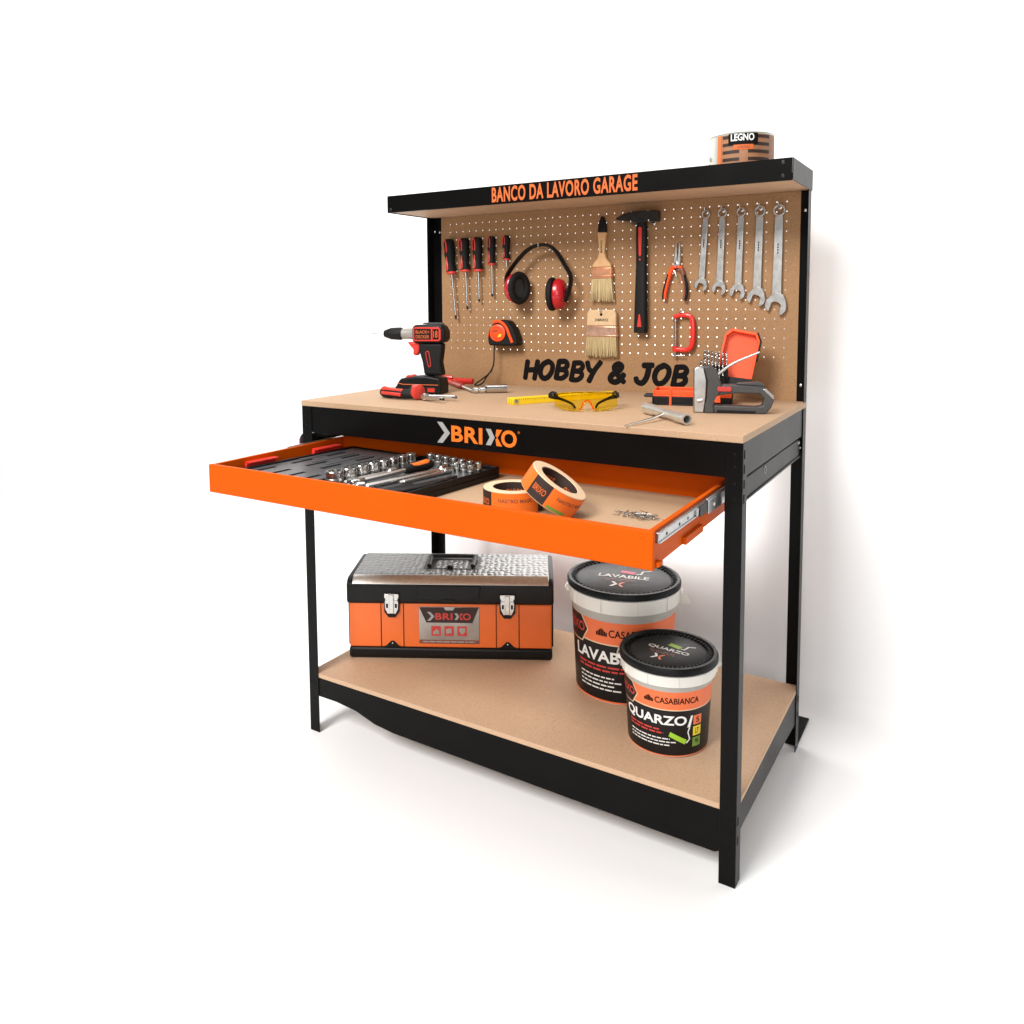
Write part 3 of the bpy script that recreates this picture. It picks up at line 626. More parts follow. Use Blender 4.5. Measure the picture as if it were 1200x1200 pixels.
def wrench(x, zr, dx, L, rr, jw, label):
    """combination wrench: ring at the top, open jaw (15 degrees) at the bottom"""
    t = thing('combination_wrench', label, 'wrench', (x, PY, zr), (0, 0, 0), 'combination wrenches hung by size')
    y0, y1 = -0.005, -0.005 - 0.0085
    b = NB(); n = 24; ri = rr * 0.66
    rings = []
    for r_, y in ((rr, y0), (rr, y1), (ri, y1), (ri, y0)):
        rings.append([Vector((math.cos(2 * PI * j / n) * (r_ if r_ == rr else r_ * (1 + 0.06 * (j % 2))), y, math.sin(2 * PI * j / n) * (r_ if r_ == rr else r_ * (1 + 0.06 * (j % 2))))) for j in range(n)])
    loft(b, rings, closed=True)
    mk('ring_end', b, 'satin_steel', t, bevel=0.0012)
    jw *= 1.22; jx, jz = -dx, -L; sw = rr * 0.68
    ang = math.atan2(-dx, -L)
    b = NB(); ux, uz = math.cos(math.atan2(dx, L)), -math.sin(math.atan2(dx, L))
    def off(p, s): return (p[0] + ux * s, p[1] + uz * s)
    k = math.hypot(dx, L); dxn, dzn = jx / k, jz / k
    A = (dxn * rr * 0.90, dzn * rr * 0.90); B_ = (jx - dxn * jw * 0.85, jz - dzn * jw * 0.85)
    prism(b, [off(A, -sw), off(A, sw), off(B_, sw * 1.12), off(B_, -sw * 1.12)], y0 - 0.0010, y1 + 0.0016, 'xz')
    sh = mk('shank', b, 'satin_steel', t, bevel=0.0016)
    for q in range(4):
        f = 0.36 + q * 0.035; b = NB(); c = (A[0] + (B_[0] - A[0]) * f, A[1] + (B_[1] - A[1]) * f)
        prism(b, [off((c[0], c[1] + 0.0024), -0.0016), off((c[0], c[1] + 0.0024), 0.0016), off((c[0], c[1] - 0.0024), 0.0016), off((c[0], c[1] - 0.0024), -0.0016)], y1 + 0.0016, y1 + 0.0012, 'xz'); mk('stamp', b, 'dark_steel', sh)
    # jaw outline, opening turned by 15 degrees
    ra = math.atan2(dzn, dxn) - R(15); ca, sa = math.cos(ra), math.sin(ra)
    loc = [(-1.05, 0.42), (-0.55, 0.78), (0.0, 1.02), (0.45, 1.02), (0.86, 0.80), (1.02, 0.52), (0.45, 0.46), (0.02, 0.44), (-0.14, 0.22), (-0.14, -0.22), (0.02, -0.44), (0.45, -0.46), (0.92, -0.50), (0.72, -0.84), (0.35, -1.02), (-0.1, -1.0), (-0.6, -0.74), (-1.05, -0.42)]
    b = NB(); prism(b, [(jx + (p[0] * ca - p[1] * sa) * jw, jz + (p[0] * sa + p[1] * ca) * jw) for p in loc], y0, y1, 'xz')
    mk('open_jaw', b, 'satin_steel', t, bevel=0.0014)
    hook(x, zr + ri - 0.0022, 'chrome hook through the ring of the ' + label.split(' of the five')[0], 0.024, 0.012)
WL = ['smallest wrench of the five, hung farthest from the right post', 'second smallest wrench of the five', 'middle wrench of the five by size', 'second largest wrench of the five', 'largest wrench of the five, hung next to the right post']
for i, (x, zr, dx, L, rr, jw) in enumerate(((0.932, 1.443, 0.011, 0.190, 0.0115, 0.0145), (0.977, 1.444, 0.006, 0.201, 0.0125, 0.0155), (1.027, 1.443, 0.006, 0.210, 0.0125, 0.0170), (1.076, 1.442, 0.005, 0.224, 0.0145, 0.0195), (1.125, 1.441, 0.003, 0.242, 0.0160, 0.0225))):
    wrench(x, zr, dx, L, rr, jw, WL[i])

# ================================================================== things on the worktop
def drill():
    t = thing('cordless_drill', 'red and black cordless drill standing on its battery on the worktop', 'drill', (0.188, 0.30, ZT), (0, 0, R(14))); t.scale = (0.92,) * 3
    za = 0.189
    b = NB(); lathe(b, [(0.0022, 0), (0.0022, -0.036), (0.0006, -0.046)], 10, (-0.132, 0, za), (1, 0, 0)); mk('drill_bit', b, 'chrome', t)
    b = NB(); lathe(b, [(0.006, -0.066), (0.011, -0.063), (0.0165, -0.048), (0.019, -0.030), (0.0195, -0.004), (0.018, 0.0)], 28, (-0.0645, 0, za), (1, 0, 0)); c = mk('chuck', b, 'black_rubber', t)
    for k in range(8):
        a = k * PI / 4; b = NB(); cyl(b, (-0.108, math.cos(a) * 0.0178, za + math.sin(a) * 0.0178), (-0.070, math.cos(a) * 0.0195, za + math.sin(a) * 0.0195), 0.0013, n=6); mk('grip_rib', b, 'black_rubber', c)
    b = NB(); lathe(b, [(0.0165, -0.0645), (0.0172, -0.058), (0.0178, -0.03), (0.0205, -0.022)], 28, (0, 0, za), (1, 0, 0)); mk('torque_collar', b, 'warm_grey', t)
    b = NB(); prism(b, [(-0.022, za - 0.025), (-0.022, za + 0.022), (-0.012, za + 0.029), (0.060, za + 0.031), (0.080, za + 0.027), (0.090, za + 0.010), (0.090, za - 0.018), (0.080, za - 0.028), (0.0, za - 0.029)], -0.026, 0.026, 'xz'); bd_ = mk('motor_housing', b, 'black_plastic', t, bevel=0.008, seg=3)
    b = NB(); prism(b, [(-0.017, za - 0.021), (-0.017, za + 0.018), (-0.010, za + 0.022), (0.070, za + 0.022), (0.077, za + 0.014), (0.077, za - 0.016), (0.070, za - 0.022), (-0.010, za - 0.022)], -0.0262, -0.0282, 'xz'); pl = mk('side_plate', b, 'red_plastic', t, bevel=0.0008)
    b = NB(); prism(b, [(-0.012, za - 0.017), (-0.012, za + 0.017), (0.044, za + 0.017), (0.044, za - 0.017)], -0.0283, -0.0290, 'xz'); mk('badge', b, 'black_plastic', pl)
    flatmk('lettering', fit(text_bm('BLACK+', 0.01), 0.046, 0.010, 0.016, za + 0.007), 'ink_orange', pl, front(-0.0294))
    flatmk('lettering', fit(text_bm('DECKER', 0.01), 0.046, 0.010, 0.016, za - 0.008), 'ink_orange', pl, front(-0.0294))
    b = NB(); prism(b, [(0.050, za - 0.016), (0.050, za + 0.016), (0.070, za + 0.016), (0.070, za - 0.016)], -0.0283, -0.0290, 'xz'); mk('badge', b, 'ink_black', pl)
    flatmk('lettering', fit(text_bm('18', 0.01), 0.014, 0.022, 0.060, za), 'ink_orange', pl, front(-0.0294))
    b = NB(); prism(b, [(0.008, za + 0.0313), (0.012, za + 0.036), (0.072, za + 0.035), (0.078, za + 0.0285)], -0.010, 0.010, 'xz'); mk('speed_switch', b, 'grey_plastic', t, bevel=0.0015)
    b = NB(); prism(b, [(-0.002, za - 0.0292), (0.078, za - 0.0286), (0.076, za - 0.05), (0.070, za - 0.09), (0.078, 0.058), (0.014, 0.058), (0.008, za - 0.09), (-0.001, za - 0.06)], -0.018, 0.018, 'xz'); h = mk('handle', b, 'black_rubber', t, bevel=0.008, seg=3)
    b = NB(); tube(b, [(0.026, -0.0185, za - 0.055), (0.022, -0.0190, za - 0.062), (0.030, -0.0185, za - 0.100), (0.036, -0.0185, za - 0.102), (0.038, -0.0185, za - 0.096), (0.032, -0.0185, za - 0.058), (0.026, -0.0185, za - 0.055)], 0.0014, 6, sub=4); mk('grip_outline', b, 'red_plastic', h)
    b = NB(); prism(b, [(-0.045, za - 0.026), (-0.022, za - 0.0255), (-0.002, za - 0.030), (-0.004, za - 0.058), (-0.014, za - 0.070), (-0.026, za - 0.066), (-0.024, za - 0.050), (-0.034, za - 0.040)], -0.012, 0.012, 'xz'); mk('trigger', b, 'red_plastic', t, bevel=0.004)
    b = NB(); prism(b, [(-0.080, 0.0), (-0.082, 0.012), (-0.066, 0.040), (-0.058, 0.048), (-0.010, 0.056), (0.030, 0.0575), (0.074, 0.050), (0.078, 0.030), (0.078, 0.0)], -0.036, 0.036, 'xz'); bt = mk('battery', b, 'black_plastic', t, bevel=0.005, seg=3)
    b = NB(); prism(b, [(0.0, 0.006), (0.0, 0.022), (0.060, 0.022), (0.064, 0.018), (0.064, 0.006)], -0.0361, -0.0376, 'xz'); mk('battery_label', b, 'dark_steel', bt, bevel=0.0006)
    b = NB(); prism(b, [(0.034, 0.008), (0.034, 0.020), (0.058, 0.020), (0.058, 0.008)], -0.0377, -0.0384, 'xz'); mk('badge', b, 'red_plastic', bt)
    b = NB(); tube(b, [(-0.070, -0.0365, 0.034), (-0.050, -0.0368, 0.030), (0.000, -0.0368, 0.030), (0.070, -0.0368, 0.030)], 0.0013, 6); mk('seam_trim', b, 'ink_orange', bt)
    b = NB(); prism(b, [(-0.052, 0.047), (-0.042, 0.058), (-0.026, 0.059), (-0.018, 0.0535)], -0.022, 0.010, 'xz'); mk('latch_button', b, 'red_plastic', bt, bevel=0.002)
drill()

def lying_pliers():
    t = thing('combination_pliers', 'red-handled pliers lying open in front of the drill', 'pliers', (0.292, 0.155, ZT), (R(-90), 0, R(0)))
    # built in a lying frame: x along the tool, y across, z up
    t.rotation_euler = (0, 0, R(-4))
    def arm(pts, rs, m, nm, **k):
        b = NB(); tube(b, pts, rs, 12, sub=5, **k); return mk(nm, b, m, t)
    h = arm([(-0.010, 0.000, 0.014), (-0.030, -0.006, 0.015), (-0.060, -0.012, 0.0152), (-0.095, -0.012, 0.0152), (-0.128, -0.006, 0.0152), (-0.142, -0.002, 0.015)], [0.009, 0.013, 0.0135, 0.0145, 0.0145, 0.008], 'black_rubber', 'handle')
    b = NB(); tube(b, [(-0.050, -0.016, 0.0235), (-0.090, -0.018, 0.025), (-0.120, -0.013, 0.0258), (-0.134, -0.008, 0.024)], [0.006, 0.005, 0.0085, 0.006], 8, sub=4); mk('grip_inlay', b, 'red_plastic', h)
    b = NB(); tube(b, [(-0.050, -0.024, 0.014), (-0.090, -0.0255, 0.0155), (-0.125, -0.018, 0.0155)], [0.005, 0.0045, 0.0055], 8, sub=4); mk('grip_inlay', b, 'red_plastic', h)
    h = arm([(-0.010, 0.006, 0.016), (-0.030, 0.024, 0.020), (-0.052, 0.044, 0.019), (-0.085, 0.070, 0.0155), (-0.110, 0.084, 0.014)], [0.009, 0.0135, 0.0135, 0.0135, 0.009], 'black_rubber', 'handle')
    b = NB(); tube(b, [(-0.026, 0.018, 0.031), (-0.052, 0.040, 0.030), (-0.085, 0.066, 0.026)], [0.008, 0.0075, 0.006], 8, sub=4); mk('grip_inlay', b, 'red_plastic', h)
    b = NB(); lathe(b, [(0.012, -0.012), (0.020, -0.008), (0.021, 0.0), (0.020, 0.006), (0.013, 0.010)], 20, (-0.012, 0.002, 0.0215), (-1, 0.15, 0)); mk('guard', b, 'red_plastic', t)
    b = NB(); lathe(b, [(0.009, 0), (0.009, 0.016), (0.006, 0.018)], 18, (0.016, 0, 0.003)); mk('pivot', b, 'chrome', t)
    for s, e in ((-1, -0.020), (1, 0.032)):
        b = NB(); prism(b, [(-0.010, s * 0.002), (0.014, s * 0.010), (0.050, e * 0.62 + s * 0.006), (0.094, e + s * 0.003), (0.096, e - s * 0.002), (0.050, e * 0.5 - s * 0.001), (0.016, -s * 0.004)], 0.006, 0.016, 'xy'); mk('jaw', b, 'satin_steel', t, bevel=0.0015)
        b = NB(); tube(b, [(0.086, e * 0.96, 0.011), (0.099, e * 1.03, 0.011)], [0.0045, 0.003], 8); mk('jaw_tip', b, 'dark_steel', t)
    # the tool rests on its handles and pivot
lying_pliers()

def tee_wrench():
    t = thing('spark_plug_wrench', 'T-handled socket wrench with red handle and chrome swivel head lying by the drill', 'wrench', (0.10, 0.555, ZT))
    rr = 0.010
    b = NB(); tube(b, [(-0.075, 0.0, rr), (0.085, 0.020, rr)], rr * 0.92, 12); mk('cross_handle', b, 'bright_red', t)
    d = Vector((0.250, -0.215, 0)); dn = d.normalized()
    b = NB(); tube(b, [(0.004, -0.004, rr), tuple(dn * 0.185 + Vector((0, 0, rr)))], rr * 0.84, 12); mk('stem_sleeve', b, 'bright_red', t)
    b = NB(); tube(b, [tuple(dn * 0.185 + Vector((0, 0, rr))), tuple(dn * 0.300 + Vector((0, 0, 0.008)))], 0.0052, 12); mk('stem', b, 'chrome', t)
    e = dn * 0.300 + Vector((0, 0, 0.009)); f = Vector((0.78, 0.62, 0)).normalized()
    b = NB(); lathe(b, [(0.006, 0), (0.009, 0.004), (0.009, 0.014), (0.0065, 0.017), (0.0095, 0.021), (0.0095, 0.034), (0.007, 0.037)], 14, tuple(e), tuple(f)); mk('swivel_joint', b, 'satin_steel', t)
    s = e + f * 0.036 + Vector((0, 0, 0.004))
    b = NB(); lathe(b, [(0.008, 0), (0.0125, 0.004), (0.0125, 0.064), (0.0095, 0.064), (0.0095, 0.040)], 20, tuple(s), tuple(f)); mk('socket', b, 'chrome', t)
    b = NB(); tube(b, [(-0.020, -0.004, 0.0205), (0.0, 0.0, 0.0215), (0.016, 0.004, 0.0205)], 0.006, 8); mk('hub', b, 'bright_red', t)
tee_wrench()

def ruler():
    t = thing('folding_ruler', 'folded yellow ruler lying half behind the safety glasses', 'ruler', (0.638, 0.334, ZT), (0, 0, R(58))); t.scale = (1.13, 1, 1)
    # five leaves stacked side by side on edge
    for k in range(5):
        y0 = -0.0165 + k * 0.0066
        b = NB(); box(b, -0.145 + 0.004 * (k % 2), 0.145 - 0.003 * (k % 2), y0, y0 + 0.0063, 0.0, 0.017 - 0.0005 * (k % 3)); lf = mk('leaf', b, 'yellow_paint', t, bevel=0.001)
    # graduations on the near face and top
    n = 56
    polys = rects([(-0.138 + i * 0.005 - 0.0004, -0.138 + i * 0.005 + 0.0004, 0.0165 - (0.006 if i % 5 == 0 else 0.0035), 0.0162) for i in range(n)])
    flatmk('graduations', poly_bm(polys), 'ink_black', t, lambda x, z: (x, -0.0170, z))
    polys = rects([(-0.138 + i * 0.005 - 0.0004, -0.138 + i * 0.005 + 0.0004, -0.0160, -0.0160 + (0.0045 if i % 5 == 0 else 0.0028)) for i in range(n)])
    flatmk('graduations', poly_bm(polys), 'ink_black', t, lambda x, y: (x, y, 0.01735))
    for s in (-1, 1):
        b = NB(); lathe(b, [(0.0055, 0), (0.0055, 0.0008), (0.003, 0.0016)], 14, (s * 0.136, -0.0165, 0.009), (0, -1, 0)); mk('hinge_rivet', b, 'zinc', t)
ruler()

def glasses():
    t = thing('safety_glasses', 'yellow-tinted safety glasses with black arm tips on the worktop', 'glasses', (0.762, 0.205, ZT), (0, 0, R(30)))
    # wrap-round lens, thin curved shell with a nose notch
    b = NB(); nu, nv = 36, 6; sh = []
    for off in (0.0, 0.0018):
        g = []
        for i in range(nu + 1):
            u = i / nu * 2 - 1; row = []
            notch = 0.022 * max(0, 1 - (abs(u) / 0.20)) ** 0.7
            side = 0.010 * abs(u) ** 4
            for j in range(nv + 1):
                v = j / nv; z0 = 0.0012 + notch + side; z1 = 0.044 - 0.003 * abs(u) ** 2 - 0.008 * abs(u) ** 6
                z = z0 + (z1 - z0) * v
                row.append(b.verts.new((u * 0.080 * (1 - 0.04 * abs(u) ** 3), -0.045 + 0.036 * abs(u) ** 2.4 + off + (v - 0.3) * 0.010, z)))
            g.append(row)
        sh.append(g)
    for i in range(nu):
        for j in range(nv):
            for k, g in enumerate(sh): b.faces.new((g[i][j], g[i + 1][j], g[i + 1][j + 1], g[i][j + 1]))
        for j in (0, nv): b.faces.new((sh[0][i][j], sh[0][i + 1][j], sh[1][i + 1][j], sh[1][i][j]))
    for j in range(nv):
        for i in (0, nu): b.faces.new((sh[0][i][j], sh[0][i][j + 1], sh[1][i][j + 1], sh[1][i][j]))
    mk('lens', b, 'yellow_lens', t, smooth=60)
    b = NB(); tube(b, [(-0.076, -0.006, 0.038), (-0.05, -0.026, 0.044), (-0.02, -0.036, 0.046), (0.02, -0.036, 0.046), (0.05, -0.026, 0.044), (0.076, -0.006, 0.038)], 0.0022, 8, sub=5); mk('brow_bar', b, 'yellow_lens', t)
    for s in (-1, 1):
        b = NB(); tube(b, [(s * 0.076, -0.008, 0.036), (s * 0.079, 0.012, 0.036), (s * 0.072, 0.034, 0.034)], [0.0035, 0.0032, 0.003], 8, normal=(0, 0, 1), flat=1.5, sub=4); mk('temple_arm', b, 'black_plastic', t)
        b = NB(); tube(b, [(s * 0.072, 0.034, 0.034), (s * 0.080, 0.050, 0.032), (s * 0.084, 0.062, 0.026), (s * 0.060, 0.052, 0.020), (s * 0.034, 0.022, 0.012), (s * 0.026, 0.006, 0.004)], [0.0045, 0.006, 0.0050, 0.0030, 0.0026, 0.0026], 8, normal=(0, 0, 1), flat=1.3, sub=5); mk('arm_tip', b, 'black_rubber', t)
    b = NB(); tube(b, [(-0.016, -0.042, 0.004), (-0.007, -0.040, 0.024), (0.007, -0.040, 0.024), (0.016, -0.042, 0.004)], 0.0018, 6, sub=4); mk('nose_pad', b, 'orange_plastic', t)
glasses()

def box_spanner():
    a = Vector((0.918, 0.206, 0.0)); e = Vector((1.062, 0.074, 0.0)); d = (e - a).normalized()
    t = thing('box_spanner', 'chrome tube spanner with its thin bar pushed through, lying in front of the stapler', 'spanner', ((a.x + e.x) / 2, (a.y + e.y) / 2, ZT))
    L = (e - a).length; s = -d * L / 2
    b = NB(); lathe(b, [(0.0085, L * 0.7), (0.0085, L), (0.0118, L), (0.0120, L - 0.040), (0.0100, L - 0.050), (0.0100, 0.052), (0.0130, 0.040), (0.0132, 0.0), (0.004, 0.0)], 24, (s.x, s.y, 0.0132), tuple(d), cap=True); mk('tube', b, 'pale_steel', t)
    b = NB(); cyl(b, tuple(s + d * (L * 0.70) + Vector((0, 0, 0.0132))), tuple(s + d * (L * 0.71) + Vector((0, 0, 0.0132))), 0.0084, n=18); mk('bore', b, 'ink_black', t)
    p0 = Vector((0.000, -0.010, 0.012)); 
    b = NB(); tube(b, [(0.002, 0.004, 0.0150), (0.0, 0.0, 0.0145), (-0.010, -0.060, 0.008), (-0.034, -0.150, 0.0030)], [0.0034, 0.0034, 0.0030, 0.0016], 10); mk('tommy_bar', b, 'chrome', t)
box_spanner()

def stapler():
    k = 1 / 6.0 / 493.0                                    # sketch units to metres
    t = thing('staple_gun', 'grey staple gun with chrome nose standing on the worktop', 'staple gun', (1.030, 0.292, ZT), (0, 0, R(20)))
    def S(l): return [((x - 650) * k * 1.0, (748 - y) * k) for x, y in l]
    b = NB(); prism(b, S([(578, 748), (576, 440), (600, 424), (648, 424), (668, 520), (664, 640), (650, 748)]), -0.014, 0.014, 'xz'); n = mk('nose_plate', b, 'nose_steel', t, bevel=0.003)
    b = NB(); tube(b, [tuple(p) for p in [(S([(605, 665)])[0][0], -0.0150, S([(605, 665)])[0][1]), (S([(640, 655)])[0][0], -0.0150, S([(640, 655)])[0][1])]], 0.0042, 10); mk('nose_dimple', b, 'chrome', n)
    b = NB(); prism(b, S([(652, 748), (656, 690), (668, 640), (672, 520), (650, 440), (640, 424), (690, 418), (735, 445), (750, 500), (768, 548), (750, 620), (715, 690), (720, 748)]), -0.0165, 0.0165, 'xz'); mk('housing', b, 'grey_plastic', t, bevel=0.003)
    b = NB(); prism(b, S([(720.5, 748), (712, 690), (1000, 698), (1042, 690), (1052, 640), (1020, 606), (860, 606), (748, 622), (766, 548), (860, 548), (1040, 558), (1112, 615), (1116, 650), (1100, 700), (1062, 748)]), -0.0150, 0.0150, 'xz'); hd = mk('handle', b, 'grey_plastic', t, bevel=0.003)
    b = NB(); prism(b, S([(735, 742), (740, 722), (1000, 728), (990, 744)]), -0.0152, -0.0162, 'xz'); mk('grip_panel', b, 'black_rubber', hd, bevel=0.0006)
    b = NB(); prism(b, S([(1060, 570), (1112, 618), (1112, 645), (1040, 575)]), -0.0152, -0.0165, 'xz'); mk('handle_edge', b, 'chrome', hd, bevel=0.001)
    b = NB(); prism(b, S([(862, 546), (880, 535), (1010, 528), (1050, 540), (1062, 560), (1030, 556)]), -0.010, 0.010, 'xz'); mk('lever', b, 'grey_plastic', t, bevel=0.002)
    p = S([(742, 480), (850, 400), (1020, 322)])
    b = NB(); tube(b, [(q[0], 0.004, q[1]) for q in p], [0.0042, 0.0034, 0.0024], 10, normal=(0, 1, 0), flat=1.4, sub=4); mk('squeeze_bar', b, 'chrome', t)
    b = NB(); prism(b, S([(738, 568), (745, 560), (825, 560), (832, 568), (832, 586), (825, 594), (745, 594), (738, 586)]), -0.0166, -0.0186, 'xz'); mk('power_switch', b, 'ink_red', t, bevel=0.001)
    b = NB(); prism(b, S([(718, 660), (735, 630), (756, 624), (760, 672), (722, 672)]), -0.0150, -0.0190, 'xz'); mk('safety_catch', b, 'orange_plastic', t, bevel=0.001)
stapler()

def bit_case():
    t = thing('drill_bit_case', 'orange and black drill bit case standing open behind the staple gun', 'case', (0.958, 0.432, ZT), (0, 0, R(14)))
    def tray(nm, x0, x1, y0, y1, z0, z1, m, wall=0.004):
        b = NB(); box(b, x0, x1, y0, y1, z0, z0 + wall)
        for a in ((x0, x0 + wall, y0, y1), (x1 - wall, x1, y0, y1), (x0 + wall, x1 - wall, y0, y0 + wall), (x0 + wall, x1 - wall, y1 - wall, y1)): box(b, *a, z0 + wall, z1)
        return mk(nm, b, m, t, bevel=0.0012)
    tray('base_shell', -0.098, 0.098, -0.048, 0.048, 0.0, 0.022, 'black_plastic')
    tray('base_rim', -0.096, 0.096, -0.046, 0.046, 0.0222, 0.038, 'orange_plastic')
    for x in (-0.055, 0.020):
        bx('corner_strip', 'orange_plastic', t, x, x + 0.006, -0.0500, -0.0482, 0.0, 0.044, 0.0008)
    b = NB(); tube(b, [(-0.098, -0.030, 0.022), (-0.118, -0.030, 0.022), (-0.118, -0.010, 0.022), (-0.098, -0.010, 0.022)], 0.004, 8); mk('latch', b, 'black_plastic', t)
    # lid: shallow tray standing up, leaning back
    lid = bpy.data.objects.new('lid', None)
    b = NB()
    out = [(-0.042, 0.0), (0.042, 0.0), (0.046, 0.020), (0.046, 0.130), (0.034, 0.150), (-0.028, 0.150), (-0.042, 0.134)]
    prism(b, out, 0.0, 0.006, 'xz'); M = Matrix.Translation((0.092, 0.034, 0.040)) @ Matrix.Rotation(R(-13), 4, 'X') @ Matrix.Rotation(R(11), 4, 'Y')
    lo_ = mk('lid', b, 'orange_plastic', t, bevel=0.001); lo_.matrix_local = M
    b = NB(); n = len(out)
    cx = sum(p[0] for p in out) / n; cz = sum(p[1] for p in out) / n
    for i in range(n):
        p, q = out[i], out[(i + 1) % n]; s = 0.90
        pi_, qi = (cx + (p[0] - cx) * s, cz + (p[1] - cz) * s), (cx + (q[0] - cx) * s, cz + (q[1] - cz) * s)
        prism(b, [p, q, qi, pi_], -0.020, -0.0002, 'xz')
    rim = mk('lid_rim', b, 'orange_plastic', lo_, bevel=0.0008)
    b = NB(); prism(b, [(0.0465, 0.080), (0.0505, 0.082), (0.0505, 0.130), (0.038, 0.152), (0.0345, 0.1508), (0.0465, 0.131)], -0.021, 0.006, 'xz'); mk('corner_guard', b, 'black_plastic', lo_, bevel=0.001)
    b = NB(); prism(b, [(-0.043, -0.001), (0.043, -0.001), (0.0468, 0.018), (0.0468, 0.030), (-0.044, 0.022)], -0.023, -0.0204, 'xz'); mk('corner_guard', b, 'black_plastic', lo_, bevel=0.001)
    # racks: three stepped black bars that hold the bits
    bits = []
    for r_ in range(3):
        z0 = 0.046; y = -0.026 + r_ * 0.018; h = 0.052 + r_ * 0.024; x0 = 0.012 + r_ * 0.008
        bx('bit_rack', 'black_plastic', t, x0 - 0.005, x0 + 0.058, y - 0.0065, y + 0.0065, 0.0046, h, 0.0012)
        for c in range(7): bits.append((x0 + c * 0.0088, y, h, 0.0029 + 0.0002 * r_ - 0.00016 * c, 0.040 - c * 0.0012))
    bx('hinge_bar', 'black_plastic', t, 0.050, 0.098, 0.0485, 0.056, 0.010, 0.046, 0.001)
    M0 = Matrix.Translation(t.location) @ Matrix.Rotation(R(14), 4, 'Z')
    proto = None
    for i, (x, y, h, r_, L) in enumerate(bits):
        if proto is None:
            b = NB(); rings = []
            for q in range(25):                       # twisted two-lobed section: real flutes
                a0 = q / 24 * 2 * PI * 2.6; f = 1.0 if q < 22 else (1 - (q - 21) * 0.26)
                rings.append([Vector((math.cos(a + a0) * 0.003 * f * (0.55 + 0.45 * math.cos(a) ** 2), math.sin(a + a0) * 0.003 * f * (0.55 + 0.45 * math.cos(a) ** 2), q / 24 * 0.04)) for a in [2 * PI * j / 10 for j in range(10)]])
            loft(b, rings); proto = mk('drill_bit', b, 'bit_steel'); o = proto
        else:
            o = proto.copy(); COL.objects.link(o)
        p = M0 @ Vector((x, y, h + 0.0001)); o.location = p; o.scale = (r_ / 0.003 * 1.25, r_ / 0.003 * 1.25, L / 0.04); o.rotation_euler = (0, 0, i * 0.7)
        tag(o, ['first', 'second', 'third', 'fourth', 'fifth', 'sixth', 'seventh'][i % 7] + ' drill bit from the case latch in the ' + ['lowest', 'middle', 'tallest'][i // 7] + ' rack', 'drill bit', 'drill bits in the case rack')
bit_case()

# ================================================================== the can on the upper shelf
def paint_can():
    t = thing('paint_can', 'brown slat-printed paint can standing on the upper shelf', 'paint can', (1.052, 0.505, 1.5012), (0, 0, R(20)))
    r, h = 0.077, 0.118
    b = NB(); lathe(b, [(r - 0.002, 0), (r, 0.002), (r, h - 0.004), (r + 0.002, h - 0.002), (r - 0.002, h), (r - 0.012, h - 0.001), (r - 0.014, h - 0.006), (0.001, h - 0.006)], 48); body = mk('tin', b, 'pale_tin', t)
    rl = r + 0.0006
    def wrap(a, z): return (math.sin(a) * rl, -math.cos(a) * rl, z)
    def patch(nm, m, a0, a1, z0, z1, dr_=0.0, nseg=None):
        nonlocal rl
        n = nseg or max(2, int(abs(a1 - a0) / 0.08)); pl = [[(a0 + (a1 - a0) * i / n, z0), (a0 + (a1 - a0) * (i + 1) / n, z0), (a0 + (a1 - a0) * (i + 1) / n, z1), (a0 + (a1 - a0) * i / n, z1)] for i in range(n)]
        rs = rl + dr_
        return flatmk(nm, poly_bm(pl), m, body, lambda a, z: (math.sin(a) * rs, -math.cos(a) * rs, z))
    patch('label', 'slat_brown', -0.92, 2.2, 0.004, h - 0.006)
    patch('label_edge', 'label_orange', -0.92, -0.78, 0.004, h - 0.006, 0.0004)
    for z in (0.012, 0.030, 0.048, 0.066, 0.084, 0.102):
        patch('slat_gap', 'tape_core', -0.70, 0.86, z, z + 0.0075, 0.0008)
    patch('slat_upright', 'slat_brown', -0.16, 0.10, 0.004, 0.074, 0.0012)
    patch('name_panel', 'ink_black', -0.50, 0.40, 0.086, h - 0.005, 0.0016)
    patch('name_strip', 'ink_orange', -0.34, 0.26, 0.074, 0.086, 0.0020)
    flatmk('lettering', slice_x(fit(text_bm('LEGNO', 0.025), 0.70, 0.017, -0.07, 0.1035), 0.1), 'ink_white', body, lambda a, z: (math.sin(a) * (rl + 0.0022), -math.cos(a) * (rl + 0.0022), z))
    flatmk('lettering', slice_x(fit(text_bm('ACRILPLUS', 0.01), 0.36, 0.006, -0.04, 0.080), 0.1), 'ink_brown', body, lambda a, z: (math.sin(a) * (rl + 0.0026), -math.cos(a) * (rl + 0.0026), z))
    b = NB(); lathe(b, [(0.010, 0), (0.010, 0.002), (0.006, 0.005)], 16, (-r * 0.97, -0.012, 0.066), (-1, -0.16, 0)); mk('handle_ear', b, 'pale_tin', t)
    b = NB(); tube(b, [(-r - 0.004, -0.012, 0.066), (-r - 0.010, -0.016, 0.050), (-r - 0.026, -0.022, 0.040), (-r - 0.060, -0.026, 0.038), (-r - 0.085, -0.004, 0.0365), (-r - 0.080, 0.050, 0.030), (-r - 0.010, 0.040, 0.050), (-r * 0.99, 0.020, 0.058)], 0.0012, 7, sub=5); mk('wire_handle', b, 'zinc', t)
paint_can()

